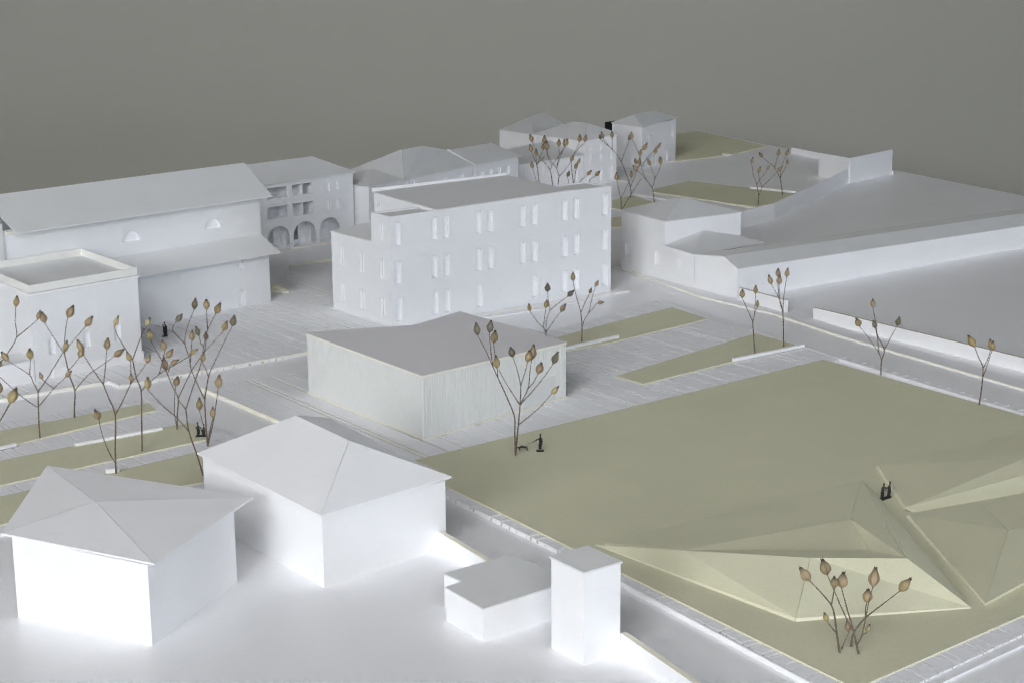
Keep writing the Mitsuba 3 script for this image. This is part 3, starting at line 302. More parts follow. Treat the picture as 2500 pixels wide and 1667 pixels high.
def lawn(pts,z,label): 
    pg=poly(pts);k=struct('lawn',slab(pg,.07,z-.03),'lawn_edge',label)
    if pg.area>20000: part(k,'turf',wavy(pg.buffer(-.12),z,0.,40),'lawn_card',smooth=True)
    else: part(k,'turf',slab(pg.buffer(-.12),z-.02,z),'lawn_card')
lawn(D['lawn'],2.6,'large plain sage green card lawn at the right')
lawn(D['L1'],2.6,'far strip of green card lawn at the left');lawn(D['L2'],2.6,'middle strip of green card lawn at the left');lawn(D['L3'],2.6,'near patch of green card lawn behind the two front houses')
lawn(D['L4'],2.6,'long lawn strip right behind the pavilion');lawn(D['L5'],2.6,'tapering lawn strip with a bench on its near edge')
lawn(D['farlawn'],1,'lawn patch at the far corner of the board');lawn(D['far2'],1,'lawn patch before the slanted garden wall');lawn(D['near_gate'],1,'small lawn patch behind the gatehouse');lawn(D['near_gate2'],1,'tiny lawn patch beside the gatehouse')
# steps by the church corner
for a_,b_,zt in D['steps']: part('church_steps','step',strip(a_,b_,3.4,.1,zt,1),'cream')
labels['church_steps']={'label':'flight of low cream card steps at the corner of the long church','category':'steps'}
# folded mounds
M1,M2,M3=[[np.array(p) for p in D[k]] for k in ('m1','m2','m3')]
mk='mound'
def facet(key,pts,t=.9,m='lawn_card',gap=.08): part(key,'facet',panel(pts,t,gap),m)
labels['mound']={'label':'folded card mound with a bright front slope and a hollow behind its crest','kind':'structure'}
f0=M1[5];e0=M1[4]
facet(mk,[M1[0],M1[5],M1[1]]);facet(mk,[M1[1],M1[5],M1[2]]);facet(mk,[M1[2],M1[5],M1[4],M1[3]])
facet(mk,[M1[3],M1[4],M1[12],M1[7]],m='lawn_card')
facet(mk,[M1[7],M1[12],M1[6]])
C2,C3=M1[2]+[.4,1.3,-.5],M1[3]+[0,1.3,-.5]
facet(mk,[M1[9],C2,M1[10]]);facet(mk,[M1[9],M1[10],M1[8]]);facet(mk,[M1[8],M1[10],C3,M1[7]]);facet(mk,[C2,C3,M1[10]])
facet(mk,[M1[11],M1[9],M1[8],M1[6]]);facet(mk,[M1[6],M1[8],M1[7]])
for p,q in ((M1[0],M1[5]),(M1[5],M1[4])):
    n=np.array([-(q-p)[1],(q-p)[0],0]);n/=np.linalg.norm(n)
    o=n*.75 if True else n
    a,b=p-n*0,q-n*0
    part(mk,'cut_edge',hexa([a+n*-.5-[0,0,a[2]-2.62],b+n*-.5-[0,0,b[2]-2.62],b+n*.6-[0,0,b[2]-2.62],a+n*.6-[0,0,a[2]-2.62],a-n*.3,b-n*.3,b+n*.6+[0,0,.05],a+n*.6+[0,0,.05]]) if p is not M1[0] else hexa([[*(a-n*.5)[:2],2.61],[*(b-n*.5)[:2],2.61],[*(b+n*.6)[:2],2.61],[*(a+n*.6)[:2],2.61],a-n*.3,b-n*.3,b+n*.6,a+n*.6]),'lawn_edge')
mk='mound_001';labels[mk]={'label':'folded card mound at the right edge with a lip facing the viewer','kind':'structure'}
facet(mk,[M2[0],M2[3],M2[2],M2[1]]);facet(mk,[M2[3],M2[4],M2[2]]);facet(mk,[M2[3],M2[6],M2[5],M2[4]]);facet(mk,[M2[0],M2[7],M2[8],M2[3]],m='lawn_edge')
mk='mound_002';labels[mk]={'label':'faceted card mound at the lower right edge','kind':'structure'}
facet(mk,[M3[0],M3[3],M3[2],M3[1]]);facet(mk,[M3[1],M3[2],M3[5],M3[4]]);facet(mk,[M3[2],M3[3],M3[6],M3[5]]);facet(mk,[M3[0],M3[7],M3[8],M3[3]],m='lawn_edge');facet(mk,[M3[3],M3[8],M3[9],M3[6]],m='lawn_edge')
# ------------------------------------------------------------------ front houses
k=thing('model_house','white card house with shallow cross creased roof at the lower left corner','model house')
c=np.array(D['h1'][0]);a=np.array(D['h1'][1]);b=np.array(D['h1'][2]);r=a+b-c
house(k,[c,a,r,b],[33,31.4,33.6,34],'card_white',t=1.0)
E1=[np.array(p) for p in D['h1eave']];ap=np.array([*((E1[0]+E1[2])[:2]/2),38.3]);E1[0]=E1[0]+[0,0,.6];E1[1]=E1[1]+[0,0,.6]
for i in range(4): part(k,'roof_panel',panel([E1[i],E1[(i+1)%4],ap],.9,.1),'card_white')
k=thing('model_house','white card house with hipped roof behind the low garden wall','model house')
c=np.array(D['h2']);U,V_=44.2,127.0;L,Wd=105.4,68.6
pt=lambda u,v:X(c,u,v,U,V_)
house(k,[pt(0,0),pt(Wd,0),pt(Wd,L),pt(0,L)],[32,31,32,33],'card_white',t=1.0)
q=lambda u,v,z:P3(pt(u,v),z)
R2,R1=q(34.3,28,50.2),q(34.3,73.5,51.4)
fr,lf,rg=q(-1.5,-1.5,32.7),q(-2,107.5,33.4),q(71.5,-1.5,32.6)
part(k,'roof_panel',panel([fr,lf,R1,R2],.8),'card_white');part(k,'roof_panel',panel([fr,R2,rg],.8),'card_white')
part(k,'roof_panel',panel([lf,q(70,107.5,33),R1],.8),'card_white')
back=[q(70,107.5,33.5),q(66,99,38.2),q(66,92,39.3),q(66,72,38.4),q(66,56,37.3),q(67,42,35),rg]
ridge=[R1,R1,q(34.3,73,51.3),q(34.3,60,50.95),q(34.3,45,50.6),R2,R2]
v=[];f=[]
for i in range(7): v+=[back[i],ridge[i]]
for i in range(6): f+=[[2*i,2*i+2,2*i+3],[2*i,2*i+3,2*i+1]]
n=len(v);v=v+[[x[0],x[1],x[2]-.7] for x in v];f=f+[[a_+n,c_+n,b_+n] for a_,b_,c_ in f]
part(k,'roof_panel',trimesh.Trimesh(np.array(v),f,process=False),'card_white',smooth=True,label='curled back slope of the roof in shade')
# flat box and tower
k=thing('flat_box','low flat topped white card box with a notched corner','model building')
bx=[np.array(p) for p in D['box']]
ring=ccw([tuple(p) for p in bx]);n=len(ring)
rg_=poly(ring);part(k,'wall',slab(rg_.difference(rg_.buffer(-.8,join_style=2)),.02,13.5),'card_white')
part(k,'roof_panel',slab(poly(ring).buffer(.3,join_style=2),13.52,14.2),'card_roof')
k=thing('tower','tall narrow white card tower beside the low box','model building')
c=np.array(D['tower'][0]);pt=lambda u,v:X(c,u,v,37.2,125.5)
house(k,[pt(0,0),pt(17.6,0),pt(17.6,20.2),pt(0,20.2)],[36.4]*4,'card_white',t=.9)
part(k,'roof_panel',slab([pt(-.6,-.5),pt(18.2,-.5),pt(18.2,20.8),pt(-.6,20.8)],36.45,37.2),'card_roof')
# low garden walls in front
def gwall(name,label,p,q,h0,h1,t,m='card_white',z0=0,side=1,capm='cream'):
    k=thing(name,label,'wall');p=np.array(p);q=np.array(q);a=(q-p)/np.linalg.norm(q-p);n=np.array([-a[1],a[0]])*side
    part(k,'face',hexa([[*p,z0],[*q,z0],[*(q+n*t),z0],[*(p+n*t),z0],[*p,h0-.25],[*q,h1-.25],[*(q+n*t),h1-.25],[*(p+n*t),h0-.25]]),m)
    part(k,'cut_edge',hexa([[*(p+n*.05),h0-.24],[*(q+n*.05),h1-.24],[*(q+n*(t-.05)),h1-.24],[*(p+n*(t-.05)),h0-.24],[*(p+n*.05),h0],[*(q+n*.05),h1],[*(q+n*(t-.05)),h1],[*(p+n*(t-.05)),h0]]),capm)
    return k
g1=D['gw1'];a=(np.array(g1[1])-g1[0]);a/=np.linalg.norm(a)
gwall('garden_wall','low white card wall running from the hipped house to the low box',np.array(g1[0]),np.array(g1[0])+a*58,8.6,8.6,2.6,side=1)
g2=D['gw2'];gwall('garden_wall','low white card wall running from the tower to the bottom edge',np.array(g2[0]),np.array(g2[0])+d2(-63.2)*130,8.6,8.6,2.6,side=1)
# ------------------------------------------------------------------ pavilion
k=thing('pavilion','translucent ribbed pavilion with flat grey roof at the centre','pavilion')
pv=[np.array(p) for p in D['pav']]  # c,a,back,kink,b
z0=2.05;hts=[37.6,34.8,36.6,37.4,38.4]
def flutes(p,q,h0,h1,pitch,amp,seed):
    rr=random.Random(seed);L=np.linalg.norm(q-p);a=(q-p)/L;n=np.array([a[1],-a[0]]);us=[0];x=0
    while x<L-pitch: x+=pitch*rr.uniform(.96,1.04);us.append(min(x,L))
    us.append(L);v=[];f=[];prof=[]
    for i in range(len(us)-1):
        w=us[i+1]-us[i]
        if w<.05: continue
        A_=amp*rr.uniform(.9,1.1)
        prof+=[(us[i],0),(us[i]+.22*w,A_),(us[i]+.78*w,A_)]
    prof.append((L,0))
    for u,o in prof:
        xy=p+a*u+n*o;h=h0+(h1-h0)*u/L
        v+=[[*xy,z0+.8],[*xy,h-.9],[*(p+a*u-n*.7),z0+.8],[*(p+a*u-n*.7),h-.9]]
    for i in range(len(prof)-1):
        j=4*i;f+=[[j,j+4,j+5],[j,j+5,j+1],[j+2,j+7,j+6],[j+2,j+3,j+7]]
    return trimesh.Trimesh(np.array(v),f,process=False)
pairs=[(0,1),(1,2),(2,3),(3,4),(4,0)]
for i,j in pairs:
    part(k,'ribbed_wall',flutes(pv[i],pv[j],hts[i],hts[j],1.9,.38,i),'flute')
C_=sum(pv)/5
part(k,'base_plate',slab(poly([tuple(p) for p in pv]).buffer(.8,join_style=2),2.03,2.75),'cream')
part(k,'roof_panel',panel([P3(p+(p-C_)/np.linalg.norm(p-C_)*.9,h+.02) for p,h in zip(pv,hts)],.35,0),'pavilion_roof')
part(k,'roof_edge',panel([P3(p+(p-C_)/np.linalg.norm(p-C_)*.95,h-.36) for p,h in zip(pv,hts)],.9,0),'cream')
scr_p,scr_q=pv[0],pv[1]
part(k,'door_panel',boxuv(pv[0],pv[1],78,3.2,104,17,-.55,-.25),'flute',label='smooth blank panel low on the right hand face')
# ------------------------------------------------------------------ four storey block
k=thing('apartment_block','large four storey white card block with paired tall windows','model building')
c=np.array(D['main']);UA,VA=37.2,126.9;pt=lambda u,v:X(c,u,v,UA,VA)
rows=[(57.6,72.9),(31,46.4),(4.9,20.8)]
colu=[(3,7.9),(32.9,37.8),(43.1,48),(70.5,75.5),(80.8,85.9),(108.9,114.2),(119.6,125.2),(147,152.6),(157.9,163.6),(185.2,191)]
fr=[]
for ri,(za,zb) in enumerate(rows):
    for ci,(ua,ub) in enumerate(colu):
        if ri==2 and ci in (4,5): continue
        s=.35*ri+.010*ua
        fr.append((ua,za+s*.5,ub,zb+s*.5))
L=194
def bwall(p,q,prof,holes=(),t=2.0,trim=(0,0),mt='card_wall',z0=0):
    part(k,'wall',wallmesh(p,q,prof,[rc(h) for h in holes],t,z0,trim),mt)
    if len(holes): windows(k,p,q,holes,t)
bwall(pt(0,0),pt(L,0),[(0,77.3),(38,77.8),(155,79.6),(L,79.2)],fr)
for z,u0,u1 in ((25.3,2,186),(52.4,2,186)): part(k,'seam',boxuv(pt(0,0),pt(L,0),u0,z,u1,z+.22,-.07,.3),'card_wall')
part(k,'door',boxuv(pt(0,0),pt(L,0),91.5,4.2,99,20.2,-.09,.3),'card_wall',label='blind door panel cut flush in the front wall')
sw=[(9.2,59.5,14.2,72.2),(9.2,33,14.4,46.6),(9.1,6.3,14.7,20.1),(34.9,33.5,40.2,47.6),(34.9,7,40.6,21),(61,35,66.3,48.7),(61.5,8.3,67,22)]
Lb=77.3
mir=[(Lb-w[2],w[1],Lb-w[0],w[3]) for w in sw]
bwall(pt(0,Lb),pt(0,0),[(0,57),(Lb-24.4,57),(Lb-24.4,77.5),(Lb,77.3)],mir,trim=(0,2.02))
bwall(pt(L,0),pt(L,30),[(0,79.2),(30,79.2)],trim=(2.02,0))
bwall(pt(L,30),pt(157,30),[(0,79.2),(37,79.4)],trim=(2.02,0))
bwall(pt(157,30),pt(157,80),[(0,80),(50,82)],trim=(0,0))
bwall(pt(157,80),pt(38.5,80),[(0,81.5),(118.5,81)],trim=(0,0))
bwall(pt(38.5,80),pt(38.5,1.3),[(0,80.3),(78.7,77.4)],[(4,62.5,8.5,72.8)],trim=(0,0))
bwall(pt(38.5,Lb),pt(0,Lb),[(0,60),(38.5,57)],trim=(1.3,2.02))
bwall(pt(38.4,24.5),pt(0.0,24.5),[(0,77.2),(38.4,77.2)],trim=(1.3,1.3),z0=50)
q=lambda u,v,z:P3(pt(u,v),z)
part(k,'roof_panel',panel([q(38,1.3,77.9),q(97,1.3,78.7),q(97,81,82.2),q(37.4,81,81.3)][:3]+[q(38.2,81,81.2)],.8),'card_grey_roof')
part(k,'roof_panel',panel([q(38,-.4,77.95),q(156,-.4,80.2),q(158,80.5,82.2),q(38,80.5,81.2)],.75,0),'card_grey_roof') if False else None
scene.pop(k+'__roof_panel');cnt[k+'__roof_panel']=0
part(k,'roof_panel',panel([q(38,-.4,78.2),q(52,80.5,81.4),q(37.6,80.5,81.2)],.8,.1),'card_grey_roof')
part(k,'roof_panel',panel([q(38,-.4,78.2),q(156,-.4,80.3),q(158,80.5,82),q(52,80.5,81.4)],.8,.1),'card_grey_roof')
part(k,'roof_edge',boxuv(pt(158,80.8),pt(37.5,80.8),0,80.6,120.5,83.6,-.4,.6),'card_white')
part(k,'roof_panel',slab([pt(2.05,2.1),pt(38.4,2.1),pt(38.4,24.4),pt(2.05,24.4)],75.2,76.3),'card_grey_roof')
part(k,'roof_panel',slab([pt(156.5,2.1),pt(L-2.1,2.1),pt(L-2.1,27.9),pt(159.1,27.9)],77.4,78.4),'card_grey_roof')
part(k,'roof_panel',panel([q(-.3,24.6,57.6),q(38.4,24.6,60.6),q(38.4,Lb+.6,60.6),q(-.3,Lb+.6,57.4)],.7,0),'card_roof')
part(k,'base_plate',boxuv(pt(0,Lb),pt(0,0),0,.1,3,2.9,-.35,.2),'card_white')
# ------------------------------------------------------------------ long church
k=thing('church','long white card church with lunette windows and lower side aisle','model church')
c=np.array(D['church']);UA,VA=225,135;pt=lambda u,v:X(c,u,v,UA,VA)
# outer faces listed so that the outer side is on the right: walk u from far left to the corner
Lc=240
lw=D['church_win']
mir=[(Lc-w[2],w[1],Lc-w[0],w[3]) for w in lw[:2]]
bwall(pt(Lc,0),pt(0,0),[(0,38.6),(Lc,38.3)],mir)
w=lw[2];part(k,'panel',boxuv(pt(Lc,0),pt(0,0),Lc-w[2],w[1],Lc-w[0],w[3],-.15,.3),'card_wall',label='thin square card patch on the aisle wall')
bwall(pt(0,0),pt(0,9.5),[(0,38.3),(9.5,47)],trim=(2.02,0))
Ln=204;n0=8.5
def lun(u0,u1,z0,h): 
    cx,r=(u0+u1)/2,(u1-u0)/2;return [(cx+r*math.cos(t),z0+h*math.sin(t)) for t in np.linspace(0,math.pi,17)]
lo=[lun(Ln-48.6,Ln-34.8,59.8,6.9),lun(Ln-116.2,Ln-101.8,59.7,6.9)]
part(k,'wall',wallmesh(pt(Ln,n0),pt(0,n0),[(0,79),(Ln,79)],lo,2.0,36),'card_wall')
for l in lo:
    a=np.array(l);part(k,'window',boxuv(pt(Ln,n0),pt(0,n0),a[:,0].min()-.6,a[:,1].min()-.6,a[:,0].max()+.6,a[:,1].max()+.6,1.98,2.6),'pane')
gab=[(0,79),(22.5,99),(45,79)]
bwall(pt(0,n0),pt(0,n0+45),[(0,79),(22.5,98.5),(45,79)],trim=(2.02,2.02))
bwall(pt(Ln,n0+45),pt(Ln,n0),[(0,79),(45,79)],trim=(2.02,2.02))
bwall(pt(0,n0+45),pt(Ln,n0+45),[(0,79),(Ln,79)])
q=lambda u,v,z:P3(pt(u,v),z)
zr=99.6
part(k,'roof_panel',panel([q(-4.5,n0-9.5,78.6),q(200,n0-9.5,78.2),q(204,31,zr-.6),q(-4.5,31,zr)],.8,.05),'card_roof')
part(k,'roof_panel',panel([q(-4.5,31,zr),q(204,31,zr-.6),q(204,62,79),q(-4.5,62,79)],.8,.05),'card_roof')
part(k,'apse',slab([pt(205,n0-2),pt(240,n0-2),pt(240,n0+38),pt(205,n0+38)],2,84),'card_grey_roof',label='plain end block beyond the roof verge')
part(k,'cornice',boxuv(pt(Ln-1,n0),pt(0,n0),0,77.0,Ln+1.5,78.6,-3.6,-.05),'cream',label='cream cut edge strip under the eaves')
part(k,'roof_panel',panel([q(-3.5,-9,38.6),q(Lc,-8,38.4),q(Lc,n0-.1,50.5),q(.5,n0-.1,50.5)],.7,0),'card_roof',label='lean to roof over the side aisle')
# ------------------------------------------------------------------ flat roofed block
k=thing('flat_block','flat roofed card block with cream parapet before the church','model building')
c=np.array(D['flat']);UA,VA=45,126.5;pt=lambda u,v:X(c,u,v,UA,VA)
W_,Dp=75.6,85
fw_=[(10.4,16.6,15.1,26.6),(34.3,16.8,39.2,26.6),(56.3,16.8,61.2,26.7)]
bwall(pt(0,0),pt(W_,0),[(0,54.2),(W_,54.2)],fw_,z0=1)
bwall(pt(W_,0),pt(W_,Dp),[(0,54.2),(Dp,54.2)],trim=(2.02,2.02),z0=1);bwall(pt(W_,Dp),pt(0,Dp),[(0,54.2),(W_,54.2)],z0=1);bwall(pt(0,Dp),pt(0,0),[(0,54.2),(Dp,54.2)],trim=(2.02,2.02),z0=1)
part(k,'plinth',slab([pt(12,-.9),pt(W_+.9,-.9),pt(W_+.9,6),pt(12,6)],.9,7.0),'card_white')
part(k,'seam',boxuv(pt(0,0),pt(W_,0),45.6,7,45.9,53.5,-.08,.3),'card_wall');part(k,'seam',boxuv(pt(0,0),pt(W_,0),3.2,7,3.45,53.5,-.07,.3),'card_wall')
part(k,'cornice',slab([pt(-1,-1),pt(W_+1,-1),pt(W_+1,Dp+1),pt(-1,Dp+1)],54.25,55.4),'card_white')
part(k,'roof_panel',slab([pt(1.05,1.05),pt(W_-1.05,1.05),pt(W_-1.05,Dp-1.05),pt(1.05,Dp-1.05)],55.42,56.1),'card_roof')
for p_,q_,tr in ((pt(0,0),pt(W_,0),(0,0)),(pt(W_,0),pt(W_,Dp),(1.05,1.05)),(pt(W_,Dp),pt(0,Dp),(0,0)),(pt(0,Dp),pt(0,0),(1.05,1.05))):
    L_=np.linalg.norm(q_-p_);part(k,'parapet',wallmesh(p_,q_,[(0,60.5),(L_,60.5)],t=1.0,z0=55.8,trim=tr),'flat_card')
k=thing('low_block','low white card block at the left edge beside the flat roofed block','model building')
part(k,'wall',slab([pt(-40,-.6),pt(-.6,-.6),pt(-.6,22),pt(-40,22)],.9,15),'card_white')
part(k,'roof_panel',slab([pt(-40,-.9),pt(-.4,-.9),pt(-.4,22.3),pt(-40,22.3)],15.02,15.6),'card_roof')
# ------------------------------------------------------------------ arcade building
k=thing('arcade_building','card building with three arches and open loggias behind the church','model building')
c=np.array(D['arc']);pt=lambda u,v:X(c,u,v,45,135)
rects=[(-25,43.9,-3.4,53.3),(1.1,44.1,23.3,53.4),(-25.6,26.9,-3.7,37.2),(1.2,26.6,23.6,37.3)]
wins=[(38.1,44,42.3,51.8),(48,44.2,52,52.1),(38,27.7,41.7,35.8),(48,27.5,51.6,35.9)]
def arch(u0,u1,zt,zs=10): 
    cx,r=(u0+u1)/2,(u1-u0)/2;return [(u1,.2),(u1,zs)]+[(cx+r*math.cos(t),zs+(zt-zs)*math.sin(t)) for t in np.linspace(0,math.pi,15)][1:-1]+[(u0,zs),(u0,.2)]
arcs=[arch(-26.5,-2.3,20.2),arch(1.2,25.8,20.8),arch(29.2,52.5,21)]
p0,p1=pt(-48,0),pt(68.3,0);sh=48
holes=[[(x+sh,z) for x,z in rc(w)] for w in rects+wins]+[[(x+sh,z) for x,z in a] for a in arcs]
part(k,'wall',wallmesh(p0,p1,[(0,57.3),(116.3,57.5)],holes,1.3),'card_wall')
windows(k,p0,p1,[(w[0]+sh,w[1],w[2]+sh,w[3]) for w in wins],1.3)
part(k,'wall',wallmesh(pt(68.3,0),pt(68.3,48),[(0,57.5),(48,57.5)],t=1.3,trim=(1.32,0)),'card_wall')
part(k,'wall',wallmesh(pt(68.3,48),pt(-48,48),[(0,57.5),(116.3,57.5)],t=1.3),'card_wall')
part(k,'back_wall',wallmesh(pt(-48,15),pt(66.9,15),[(0,56.8),(114.9,56.8)],[[(x+sh,z) for x,z in rc(w)] for w in [(-16,3,-9,16),(12,3,18,16)]],1.1),'card_wall',label='inner wall seen through arches and loggias')
for z in (22.5,40.3): part(k,'floor',slab([pt(-47,1.35),pt(66.9,1.35),pt(66.9,15),pt(-47,15)],z,z+1),'card_wall')
for u in (13.5,24.5,30): part(k,'partition',boxuv(pt(-48,0),pt(60,0),u+sh-1,23.6,u+sh,57,1.4,14.9),'card_wall')
for u in (-1,26.5): part(k,'partition',boxuv(pt(-48,0),pt(60,0),u+sh-1,.2,u+sh+.2,22.4,8,14.9),'card_wall')
q=lambda u,v,z:P3(pt(u,v),z)
part(k,'roof_panel',panel([q(-50,-2.5,57.6),q(70,-2.5,57.8),q(43,24,71.5),q(-50,24,71.5)],.8,.08),'card_roof')
part(k,'roof_panel',panel([q(70,-2.5,57.8),q(70,50,57.8),q(43,24,71.5)],.8,.08),'card_roof');part(k,'roof_panel',panel([q(-50,50,57.8),q(70,50,57.8),q(43,24,71.5),q(-50,24,71.5)],.8,.08),'card_roof')
# ------------------------------------------------------------------ long hipped hall and wing behind
k=thing('hipped_hall','long card hall with large hipped roof behind the four storey block','model building')
c=np.array(D['k4'][0]);e=np.array(D['k4'][1])-c;az=math.degrees(math.atan2(e[1],e[0]));pt=lambda u,v:X(c,u,v,az,az+90)
hw=[(51.6,38.3,55.5,44.3),(56.8,38.0,58.9,44.3),(61.7,37.4,65.8,44.3),(105.8,32.5,113.6,39.5),(78,31,85,38),(130.4,32.9,139.4,39.4)]
goth=[(4.8,30.8),(9.8,30.8),(10.4,40.5),(8.0,43.4),(5.0,40.5)];g2_=[(x+28,z-.5) for x,z in goth]
part(k,'wall',wallmesh(pt(0,0),pt(153,0),[(0,45),(153,45.7)],[rc(w) for w in hw]+[goth,g2_],1.2),'card_wall')
windows(k,pt(0,0),pt(153,0),hw+[(4.6,30.6,10.6,43.2),(32.6,30.1,38.6,42.7)])
part(k,'wall',wallmesh(pt(0,32),pt(0,0),[(0,45),(32,45)],t=1.2,trim=(0,1.22)),'card_wall')
part(k,'wall',wallmesh(pt(153,0),pt(153,60),[(0,45.7),(60,45.7)],t=1.2,trim=(1.22,0)),'card_wall')
part(k,'wall',wallmesh(pt(0,60),pt(0,32.2),[(0,45),(27.8,45)],t=1.2),'card_wall')
q=lambda u,v,z:P3(pt(u,v),z)
part(k,'roof_panel',panel([q(48.6,-1.5,45.6),q(154,-1.5,46.3),q(155,30,58),q(117.5,30,66),q(86,30,66)],.8,.1),'card_roof')
part(k,'roof_panel',panel([q(48.6,-1.5,45.6),q(86,30,66),q(86,31,66),q(20,62,46),q(40,28,54)],.8,.1),'card_roof')
part(k,'roof_panel',panel([q(86,30.2,66),q(117.5,30.2,66),q(155,62,46),q(20,62,46)],.8,.1),'card_roof')
part(k,'roof_panel',panel([q(-1,-1.5,45.2),q(48.6,-1.5,45.6),q(40,28,54)],.8,.1),'card_roof')
part(k,'roof_panel',panel([q(-1,-1.5,45.2),q(40,28,54),q(20,62,46),q(-2,60,45.5)],.8,.1),'card_roof')
part(k,'roof_edge',panel([q(154.2,-2,46.4),q(156.2,-2,46.4),q(156.6,30,59),q(154.6,30,59)],1.4,0),'card_white')
k=thing('long_wing','long low card wing with a row of small windows joined to the hipped hall','model building')
ww=[(159-7.6,32.9,159.6,38.4),(164.7,33,172.3,38.4),(179.6,32,187.4,38.3),(194,31.5,201.2,38.6),(208.6,29.8,215.9,38.3)]
ww=[(u0-154.5,z0,u1-154.5,z1) for u0,z0,u1,z1 in ww[1:]]+[(1.5,33,5.2,38.4)]
part(k,'wall',wallmesh(pt(154.5,.6),pt(231,.6),[(0,45.6),(76.5,45)],[rc(w) for w in ww],1.2),'card_wall');windows(k,pt(154.5,.6),pt(231,.6),ww)
part(k,'wall',wallmesh(pt(231,.6),pt(231,60),[(0,45),(30,56),(59.4,45)],t=1.2,trim=(1.22,0)),'card_wall')
part(k,'roof_panel',panel([q(156.8,-1.5,46.2),q(234,-1.5,45.8),q(227,30,57.2),q(156.8,30,57.6)],.8,.06),'card_roof');part(k,'roof_panel',panel([q(156.8,62,46.2),q(234,62,45.8),q(227,30.1,57.2),q(156.8,30.1,57.6)],.8,.06),'card_roof')
# ------------------------------------------------------------------ far group
k=thing('corner_house','three storey card house with hipped roof behind the bare trees','model building')
c=np.array(D['k5']);pt=lambda u,v:X(c,u,v,37,127)
fwn=[(-38,34,-33.4,40.3),(-38,22.8,-33.4,31.4),(-24.2,35,-19.5,41.4),(-24.2,23.7,-19.4,32.1),(-10,36.6,-5.6,42.5),(-10,25,-5.7,32.8),(-25,2,-19.4,16.4),(-10.7,2.4,-4.8,17),(-41,3,-35.5,17.5)]
p0,p1=pt(-43.7,0),pt(0,0)
hh=[(w[0]+43.7,w[1],w[2]+43.7,w[3]) for w in fwn]
part(k,'wall',wallmesh(p0,p1,[(0,46.7),(43.7,50)],[rc(w) for w in hh],1.2),'card_white');windows(k,p0,p1,hh)
lwn=[(24.5,36,28,40),(52.6,36.6,56,40.5)]
Lf=84
hl=[(Lf-w[2],w[1],Lf-w[0],w[3]) for w in lwn]
part(k,'wall',wallmesh(pt(-43.7,Lf),p0,[(0,46),(Lf,46.7)],[rc(w) for w in hl],1.2,trim=(0,1.22)),'card_white');windows(k,pt(-43.7,Lf),p0,hl)
part(k,'wall',wallmesh(p1,pt(0,Lf),[(0,50),(Lf,47)],t=1.2,trim=(1.22,0)),'card_white');part(k,'wall',wallmesh(pt(0,Lf),pt(-43.7,Lf),[(0,47),(43.7,46)],t=1.2,trim=(1.22,1.22)),'card_white')
q=lambda u,v,z:P3(pt(u,v),z)
r0,r1=q(-22,44,61.5),q(-21.5,22,61.5)
part(k,'roof_panel',panel([q(-45,-1.5,47),q(3.5,-1.5,51),r1],.8,.1),'card_roof');part(k,'roof_panel',panel([q(-45,-1.5,47),r1,r0,q(-45.5,Lf+1,46.4)],.8,.1),'card_roof')
part(k,'roof_panel',panel([q(3.5,-1.5,51),r1,r0,q(1.5,Lf+1,47.5)],.8,.1),'card_roof');part(k,'roof_panel',panel([q(1.5,Lf+1,47.5),r0,q(-45.5,Lf+1,46.4)],.8,.1),'card_roof')
k=thing('link_building','low card building with tall windows between the long wing and the corner house','model building')
lw_=[(-125.4,14,-121.9,27.5),(-114.2,14,-110.3,27.5),(-99.8,14.5,-95.4,27.5),(-67.3,5,-63.3,20),(-57,4.5,-52,19),(-84,4,-80,18)]
lw_=[(u0+129,z0,u1+129,z1) for u0,z0,u1,z1 in lw_]
part(k,'wall',wallmesh(pt(-129,.4),pt(-43.9,.4),[(0,29.2),(60,31.9),(85,32)],[rc(w) for w in lw_],1.2),'card_white');windows(k,pt(-129,.4),pt(-43.9,.4),lw_)
part(k,'wall',wallmesh(pt(-129,60),pt(-129,.4),[(0,30),(59.6,29.2)],t=1.2,trim=(0,1.22)),'card_white')
part(k,'roof_panel',panel([q(-131,-1.4,29.8),q(-44,-1.4,32.6),q(-44.5,56,42),q(-100,44,40.5)],.7,.06),'card_roof');part(k,'roof_panel',panel([q(-131,-1.4,29.8),q(-100,44,40.5),q(-131,62,31)],.7,.06),'card_roof')
k=thing('annex_house','plain card house with hipped roof furthest back on the left','model building')
A0,A1,A2=[np.array(p) for p in D['k5a'][:3]];R0,R1=[np.array(p) for p in D['k5a'][3:]]
A3=A0+(A2-A1)
house(k,[A0,A1,A2,A3],[45.5]*4,'card_white')
rA,rB=P3(R0,57),P3(R1+np.array([6,8]),57)
E_=[P3(x,46.4) for x in (A0,A1,A2,A3)]
part(k,'roof_panel',panel([E_[0],E_[1],rA],.8,.1),'card_roof');part(k,'roof_panel',panel([E_[1],E_[2],rB,rA],.8,.1),'card_roof');part(k,'roof_panel',panel([E_[2],E_[3],rB],.8,.1),'card_roof');part(k,'roof_panel',panel([E_[3],E_[0],rA,rB],.8,.1),'card_roof')
k=thing('villa','square card villa with hipped roof standing alone at the far end','model building')
a,b,c3=[np.array(p) for p in D['k6']]
dd=b+c3-a
vw=[(8.2,27.5,11.2,35.2),(12.6,27,15.4,35.2),(19.4,26.3,22.6,35.3),(24,26.3,27,35.3),(67,27.3,72.4,36),(53.8,.4,60.5,13.7),(30.5,.4,33.4,10.4)]
house(k,[a,b,dd,c3],[45.6,46.6,46.4,45.8],'card_white',{0:vw,3:[(18,24,24,34),(30,2,36,12)]})
e0_,e1_,e2_=[np.array(p) for p in D['k6r'][:3]];rr0,rr1=[np.array(p) for p in D['k6r'][3:]]
E_=[P3(e0_,46.6),P3(e1_,46.6),P3(e2_,46.9),P3(e0_+(e2_-e1_),46.9)]
rA,rB=P3(rr0,56.5),P3(rr1,56.5)
